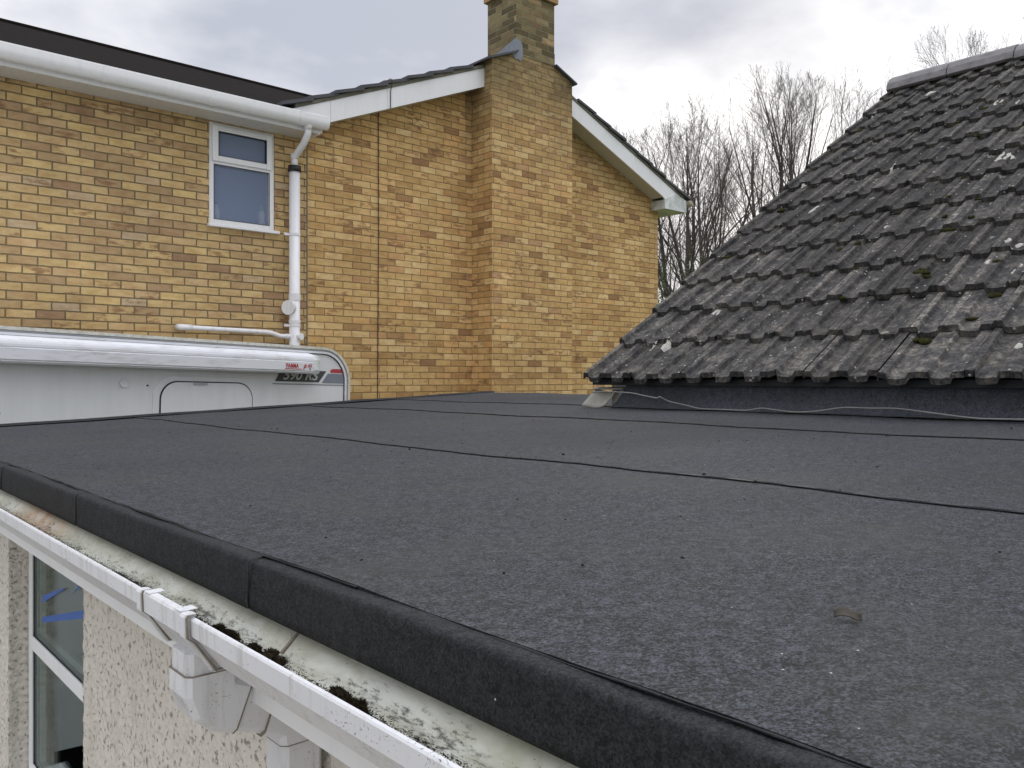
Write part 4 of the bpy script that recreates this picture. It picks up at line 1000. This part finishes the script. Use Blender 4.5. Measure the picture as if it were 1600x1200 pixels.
def lfn(a, b_):
    wd = 0.0068 * math.sin(a * math.pi) * (1 + 0.15 * math.sin(a * 19)); sx1 = (a - 0.5) * 0.026
    return (x + sx1 * 0.664 + (b_ - 0.5) * 2 * wd * 0.7477, y - sx1 * 0.7477 + (b_ - 0.5) * 2 * wd * 0.664, rz(x) + und(x, y) + 0.0065 + 0.0025 * math.sin(a * 5) + 0.0035 * (b_ - 0.3) ** 2 * 4)
g.grid(lfn, 16, 8)
lf = g.build('dead_leaf', 'dead_leaf', off=(x, y, rz(x) + 0.006), smooth=True); tag(lf, 'small curled dead leaf lying alone on the felt roof', 'leaf')
sm2 = lf.modifiers.new('solid', 'SOLIDIFY'); sm2.thickness = 0.0006
g = MB(); q = random.Random(77)
spots = [(433, 672), (565, 882), (1100, 745), (1180, 757), (880, 713), (1383, 655), (1400, 651), (1580, 672), (1385, 684), (640, 705)]
for px, py in spots:
    x, y = on_flat(px, py); s_ = 0.0018 + 0.0012 * (on_flat(px, py)[0] > 1.2)
    g.blob((x, y, rz(x) + 0.006), (s_ * q.uniform(0.8, 1.5), s_ * q.uniform(0.8, 2.0), s_ * 0.8), q.random(), 4)
for _ in range(420):
    x = q.uniform(0.58, 4.0); y = q.uniform(-0.9, uedge(x) - 0.05)
    if x > 3.15 and y < 2.95: continue
    s_ = q.uniform(0.0008, 0.0022); g.blob((x, y, rz(x) + und(x, y) + 0.0045), (s_, s_ * q.uniform(1, 2), s_ * 0.7), q.random(), 3)
tag(g.build('roof_grit', 'debris'), 'dark crumbs of moss and grit scattered over the felt roof', 'grit', kind='stuff')

# ------------------------------------------------------------------ motorhome on the drive
YAW = math.atan2(0.161, 0.987)
V = Thing('motorhome', (0.967, 5.427, GZ), 'white motorhome with a rolled awning parked between the flat roof and the brick house', 'motorhome', rot=(0, 0.025, YAW))
V.loc = (0.07, 0, 0)          # parts below are in the vehicle's own frame (x to the right, y away, z up)
def vz(z): return z - GZ
g = MB(); L0, L1, WD = -4.3, 2.50, 1.95; rad = 0.25; top = vz(0.285); pf = [(L0, vz(-2.15)), (L1, vz(-2.15))]
for k in range(13):
    th = math.pi / 2 * k / 12; pf.append((L1 - rad + rad * math.cos(th), top - rad + rad * math.sin(th)))
pf += [(L0 + 1.2, top), (L0 + 0.3, vz(-0.35)), (L0, vz(-0.8))]
g.prism(pf, 'y', 0.0, WD); body = V.part(g, 'body', 'van_white')
# edge trims following the side's outline
def arc_trim(g, y0, y1, off_, wd):
    o1 = []; o2 = []
    for xx in (-3.0, 0, 1.5): o1.append((xx, top + off_)); o2.append((xx, top + off_ - wd))
    for k in range(13):
        th = math.pi / 2 * (1 - k / 12); c_, s_ = math.cos(th), math.sin(th)
        o1.append((L1 - rad + (rad + off_) * c_, top - rad + (rad + off_) * s_)); o2.append((L1 - rad + (rad + off_ - wd) * c_, top - rad + (rad + off_ - wd) * s_))
    o1.append((L1 + off_, vz(-2.1))); o2.append((L1 + off_ - wd, vz(-2.1)))
    for k in range(len(o1) - 1):
        a, b_, c_, d_ = o1[k], o1[k + 1], o2[k + 1], o2[k]
        g.quad((d_[0], y0, d_[1]), (c_[0], y0, c_[1]), (b_[0], y0, b_[1]), (a[0], y0, a[1]))
        g.quad((a[0], y0, a[1]), (b_[0], y0, b_[1]), (b_[0], y1, b_[1]), (a[0], y1, a[1]))
        g.quad((c_[0], y0, c_[1]), (d_[0], y0, d_[1]), (d_[0], y1, d_[1]), (c_[0], y1, c_[1]))
g = MB(); arc_trim(g, -0.016, 0.05, 0.014, 0.020); V.part(g, 'edge_trim', 'cream_trim', body)
g = MB(); arc_trim(g, -0.010, 0.02, -0.008, 0.010); V.part(g, 'edge_trim', 'trim_grey', body)
g = MB(); arc_trim(g, -0.013, 0.02, -0.020, 0.016); V.part(g, 'edge_trim', 'awning_case', body)
g = MB(); arc_trim(g, -0.005, 0.02, -0.037, 0.005); V.part(g, 'edge_seal', 'dark_gap', body)
g = MB(); g.box(0.4, 1.9, 0.35, 1.2, top, top + 0.028); V.part(g, 'roof_hatch', 'awning_case', bevel=0.01)
# rear panel bulge
g = MB(); g.prism([(L1 + 0.002, vz(-2.1)), (L1 + 0.06, vz(-2.0)), (L1 + 0.06, vz(-0.10)), (L1 + 0.045, vz(-0.03)), (L1 + 0.002, vz(-0.01))], 'y', 0.05, WD - 0.05); V.part(g, 'rear_panel', 'van_white', body)
# awning
g = MB(); AE = 2.08; zt, zb = vz(0.243), vz(0.087)
pr3 = [(-0.012, zt + 0.004), (-0.055, zt)]
for k in range(7):
    th = math.pi / 2 * k / 6; pr3.append((-0.070 - 0.052 * math.sin(th), zt - 0.062 + 0.058 * math.cos(th)))
pr3 += [(-0.118, zt - 0.066), (-0.126, zt - 0.070), (-0.128, zb + 0.022), (-0.120, zb + 0.017), (-0.124, zb + 0.012), (-0.105, zb), (-0.012, zb + 0.004)]
g.prism(pr3, 'x', -3.0, AE); aw = V.part(g, 'awning', 'awning_case', bevel=0.002)
pr4 = [(a * 1.02, b_ - 0.002 if b_ > zb + 0.05 else b_ + 0.002) for a, b_ in pr3]
g = MB(); pe = [(-0.012, zt - 0.004), (-0.06, zt - 0.006), (-0.10, zt - 0.02), (-0.118, zt - 0.05), (-0.122, zb + 0.03), (-0.10, zb - 0.004), (-0.012, zb)]
i = 0
def capring(x, k_): return [(x, -0.012 + (p_[0] + 0.012) * k_, (zt + zb) / 2 + (p_[1] - (zt + zb) / 2) * (0.6 + 0.4 * k_)) for p_ in pe]
rings = [capring(AE + 0.001, 1.0), capring(AE + 0.03, 0.95), capring(AE + 0.075, 0.75), capring(AE + 0.10, 0.35)]
for r0, r1 in zip(rings, rings[1:]):
    for k in range(len(pe) - 1): g.quad(r0[k], r0[k + 1], r1[k + 1], r1[k])
g.poly(rings[-1]); g.poly(rings[0][::-1])
V.part(g, 'awning_end', 'mossy_white', aw)
def place_text(txt, size, x, z, y, name, m_, parent, shear=0.0, sx_=1.0, bold=0.0):
    tm = text_mb(txt, size, shear, bold); tm.v = [(x + p_[0] * sx_, y - p_[2], z + p_[1]) for p_ in tm.v]
    return V.part(tm, name, m_, parent)
tz0 = zb + 0.040
place_text('FIAMMA', 0.046, 1.822, tz0, -0.1295, 'lettering', 'red_text', aw, 0, 0.66, 0.0004)
g = MB(); g.box(1.815, 1.962, -0.1300, -0.128, tz0 - 0.010, tz0 - 0.005); V.part(g, 'lettering_underline', 'red_text', aw)
place_text('F', 0.052, 1.972, tz0 - 0.010, -0.1295, 'lettering', 'red_text', aw, 0.3, 1.0, 0.0012)
place_text('45', 0.036, 2.010, tz0 + 0.008, -0.1295, 'lettering', 'red_text', aw, 0.3, 1.1, 0.0002)
place_text('s', 0.024, 2.030, tz0 - 0.010, -0.1295, 'lettering', 'badge', aw, 0, 1.3, 0.0005)
# badge and stripes on the flank
g = MB(); g.poly([(1.82, -0.003, vz(0.028)), (2.215, -0.003, vz(0.028)), (2.285, -0.003, vz(0.115)), (1.87, -0.003, vz(0.115))]); bd = V.part(g, 'badge_plate', 'badge', body)
place_text('590 RS', 0.095, 1.885, vz(0.044), -0.0045, 'lettering', 'badge_text', bd, 0.32, 1.15, 0.0015)
g = MB(); g.poly([(2.325, -0.003, vz(0.105)), (2.455, -0.003, vz(0.105)), (2.455, -0.003, vz(0.135)), (2.345, -0.003, vz(0.135)), (2.325, -0.003, vz(0.125))]); V.part(g, 'red_stripe', 'stripe_red', body)
g = MB(); g.poly([(2.245, -0.003, vz(0.024)), (2.458, -0.003, vz(0.024)), (2.458, -0.003, vz(0.097)), (2.300, -0.003, vz(0.097))]); g.quad((1.80, -0.003, vz(0.006)), (2.458, -0.003, vz(0.006)), (2.458, -0.003, vz(0.013)), (1.80, -0.003, vz(0.013))); V.part(g, 'grey_stripe', 'stripe_grey', body)
g = MB(); g.poly([(-0.35, -0.003, vz(-0.55)), (-0.01, -0.003, vz(-0.245)), (0.012, -0.003, vz(-0.19)), (-0.30, -0.003, vz(-0.42))]); V.part(g, 'blue_decal', 'blue', body)
# locker door with rounded top corners
def rrect(x0, x1, z0, z1, r_):
    p_ = [(x0, z0), (x1, z0)]
    for k in range(9): th = math.pi / 2 * k / 8; p_.append((x1 - r_ + r_ * math.cos(th), z1 - r_ + r_ * math.sin(th)))
    for k in range(9): th = math.pi / 2 + math.pi / 2 * k / 8; p_.append((x0 + r_ + r_ * math.cos(th), z1 - r_ + r_ * math.sin(th)))
    return p_
g = MB(); g.prism(rrect(0.895, 1.665, vz(-1.2), vz(0.045), 0.14), 'y', -0.006, 0.0); hd = V.part(g, 'door', 'van_white', bevel=0.003)
g = MB(); g.prism(rrect(0.940, 1.632, vz(-1.19), vz(0.012), 0.12), 'y', -0.010, -0.0062); V.part(g, 'door_seal', 'dark_gap', hd)
g = MB(); g.prism(rrect(0.948, 1.624, vz(-1.18), vz(0.004), 0.115), 'y', -0.016, -0.0102); V.part(g, 'door_panel', 'van_white', hd, bevel=0.002)
g = MB(); g.box(1.17, 1.27, -0.024, -0.0162, vz(-0.012), vz(0.002)); V.part(g, 'door_catch', 'trim_grey', hd)
g = MB(); g.tube([(0.705, 0, vz(-0.008)), (0.705, -0.014, vz(-0.008))], 0.028, 16); V.part(g, 'vent_cap', 'mossy_white', body)
g = MB(); g.tube([(0.86, 0, vz(-0.022)), (0.86, -0.006, vz(-0.022))], 0.006, 8); V.part(g, 'screw_cap', 'dark_gap', body)
for wx in (-3.2, 1.2):
    for wy in (0.12, WD - 0.12):
        s1 = -0.1 if wy < 1 else 0.1
        g = MB(); g.tube([(wx, wy - 0.10, 0.33), (wx, wy + 0.10, 0.33)], 0.33, 24); wh = V.part(g, 'wheel', 'tyre')
        g = MB(); g.tube([(wx, wy + s1, 0.33), (wx, wy + s1 * 1.05, 0.33)], 0.20, 18); V.part(g, 'rim', 'rim', wh)

# ------------------------------------------------------------------ bare trees beyond the roofs
def make_tree_mesh(seed, height, spread, dense, r0):
    q = random.Random(seed); tr = MB(); tw = MB()
    def branch(p, d, L, r_, lvl):
        n = 6 if lvl == 0 else (5 if lvl == 1 else (4 if lvl == 2 else 3)); path = [p.copy()]; rad_ = [r_]; dirs = [d.copy()]
        endr = r_ * (0.05 if lvl == 0 else 0.22)
        for k in range(1, n + 1):
            wig = 0.07 if lvl == 0 else 0.11
            d = (d + Vector((q.gauss(0, wig), q.gauss(0, wig), q.gauss(0, wig * 0.5) + (0.10 if lvl else 0.03)))).normalized()
            p = p + d * (L / n); path.append(p.copy()); rad_.append(r_ + (endr - r_) * k / n); dirs.append(d.copy())
        (tr if lvl <= 1 else tw).tube(path, rad_, 7 if lvl == 0 else (5 if lvl == 1 else 3), cap=False)
        if lvl >= 4: return
        cnt = [int(14 * dense), int(8.5 * dense), int(5.8 * dense), 4][lvl]
        for c_ in range(cnt):
            lo = 0.22 if lvl == 0 else 0.18
            f_ = lo + (1 - lo) * (c_ + q.random()) / cnt; f_ = min(f_, 0.99); k = int(f_ * n); g_ = f_ * n - k
            bp = path[k].lerp(path[k + 1], g_); bd = dirs[k + 1]
            az = q.uniform(0, 2 * math.pi); side = bd.orthogonal().normalized(); side = (Matrix.Rotation(az, 3, bd) @ side)
            ang = R(q.uniform(20, 40)) * (1.0 if lvl else spread)
            nd = (bd * math.cos(ang) + side * math.sin(ang)).normalized()
            fl_ = [0.60, 0.50, 0.48, 0.42][lvl] * (1.22 - 0.75 * f_) * q.uniform(0.75, 1.2)
            Lb = L * fl_; tipz = bp.z + (nd.z + 0.12) * Lb; rad_h = math.hypot(bp.x + nd.x * Lb, bp.y + nd.y * Lb)
            cap_ = height * (0.985 - 0.045 * (rad_h / (height * 0.16)) ** 2 * 0.5)
            if tipz > cap_: fl_ *= max(0.12, (cap_ - bp.z) / max(tipz - bp.z, 0.01))
            rr2 = (rad_[k] + (rad_[k + 1] - rad_[k]) * g_) * q.uniform(0.36, 0.52)
            branch(bp, nd, L * fl_, max(rr2, 0.0038), lvl + 1)
    branch(Vector((0, 0, 0)), Vector((0, 0, 1)), height * 0.92, r0, 0)
    return tr, tw
protos = []
for sd, h_, sp_, dn, r0 in ((1, 11.5, 1.0, 1.0, 0.15), (2, 12.5, 0.95, 1.05, 0.17), (3, 11.0, 1.15, 1.0, 0.15), (5, 12.0, 1.0, 1.0, 0.16)):
    tr, tw = make_tree_mesh(sd, h_, sp_, dn, r0)
    a = tr.build('trunk', 'bark', smooth=True); b_ = tw.build('crown', 'twig'); C.objects.unlink(a); C.objects.unlink(b_)
    protos.append((a.data, b_.data, np.percentile(np.array([v_[2] for v_ in tw.v]), 99.6)))
    bpy.data.objects.remove(a); bpy.data.objects.remove(b_)
TREES = [  # px, distance, top py, proto, label
    (1052, 27, 232, 3, 'small dense bare tree immediately right of the gutter end of the brick house'),
    (1042, 33, 212, 2, 'bare tree close beside the corner of the brick house, lowest of the row'),
    (1078, 30, 185, 0, 'dense upright bare tree next right of the house corner'),
    (1118, 34, 200, 3, 'bare tree with dark trunk in the middle of the dense clump'),
    (1165, 29, 148, 1, 'tall bare tree standing in front of the bright patch of sky'),
    (1215, 36, 168, 2, 'slim bare tree whose lower trunk meets the sloping tile verge'),
    (1238, 38, 158, 0, 'pale bare tree between the bright patch and the tile roof slope'),
    (1335, 40, 112, 3, 'pale bare tree rising behind the upper part of the tile slope'),
    (1475, 44, 92, 1, 'bare treetop poking up over the second ridge tile'),
    (1600, 46, 72, 2, 'bare treetop at the right edge above the ridge'),
    (1190, 33, 160, 3, 'bare tree just right of the bright patch, crossing the tall one'),
    (1092, 26, 222, 2, 'low bare tree with fine twigs at the foot of the dense clump'),
    (1100, 42, 225, 1, 'thin bare tree farther back behind the dense clump'),
]
for k, (px, Y, ty, pi, lab) in enumerate(TREES):
    x, y = ground_at(px, Y); ta, tb_, h_ = protos[pi]; want = (592 - ty) / F * Y - GZ; sc = want * 1.045 / h_
    o = bpy.data.objects.new('bare_tree', None); C.objects.link(o); o.location = (x, y, GZ); o.rotation_euler = (0, 0, k * 1.37); o.scale = (sc * 1.0, sc * 1.0, sc)
    tag(o, lab, 'tree', 'bare winter trees beyond the houses')
    for nm, d_ in (('trunk', ta), ('crown', tb_)):
        c_ = bpy.data.objects.new(nm, d_); C.objects.link(c_); c_.parent = o
# green leafy shrub low behind the house corner
x, y = ground_at(1048, 24); q = random.Random(9)
SH = Thing('leafy_shrub', (x, y, GZ), 'green leafy ivy-like shrub low beside the corner of the brick house', 'shrub')
g = MB(); gs = MB()
for s_ in range(26):
    a = q.uniform(0, 6.28); bx, by = x + 0.4 * math.cos(a), y + 0.4 * math.sin(a); hh = q.uniform(4.0, 6.3); lean = Vector((q.gauss(0, 0.5), q.gauss(0, 0.5), 0))
    pth = [Vector((bx, by, GZ)) + lean * (f_ ** 1.5) + Vector((0, 0, hh * f_)) + Vector((q.gauss(0, 0.04), q.gauss(0, 0.04), 0)) for f_ in (0, 0.25, 0.5, 0.75, 1)]
    gs.tube(pth, [0.03, 0.025, 0.02, 0.012, 0.005], 4)
    for _ in range(420):
        f_ = q.uniform(0.35, 1.0); k = min(3, int(f_ * 4)); c_ = pth[k].lerp(pth[k + 1], f_ * 4 - k) + Vector((q.gauss(0, 0.16), q.gauss(0, 0.16), q.gauss(0, 0.12)))
        u_ = Vector((q.gauss(0, 1), q.gauss(0, 1), q.gauss(0, 1))).normalized(); v_ = u_.orthogonal().normalized() * 0.018; u_ = u_ * 0.036
        g.quad(c_ - u_, c_ - v_, c_ + u_, c_ + v_)
SH.part(gs, 'stems', 'bark'); SH.part(g, 'foliage', 'leaf_green')
print('scene built; verts', sum(len(m_.vertices) for m_ in bpy.data.meshes))
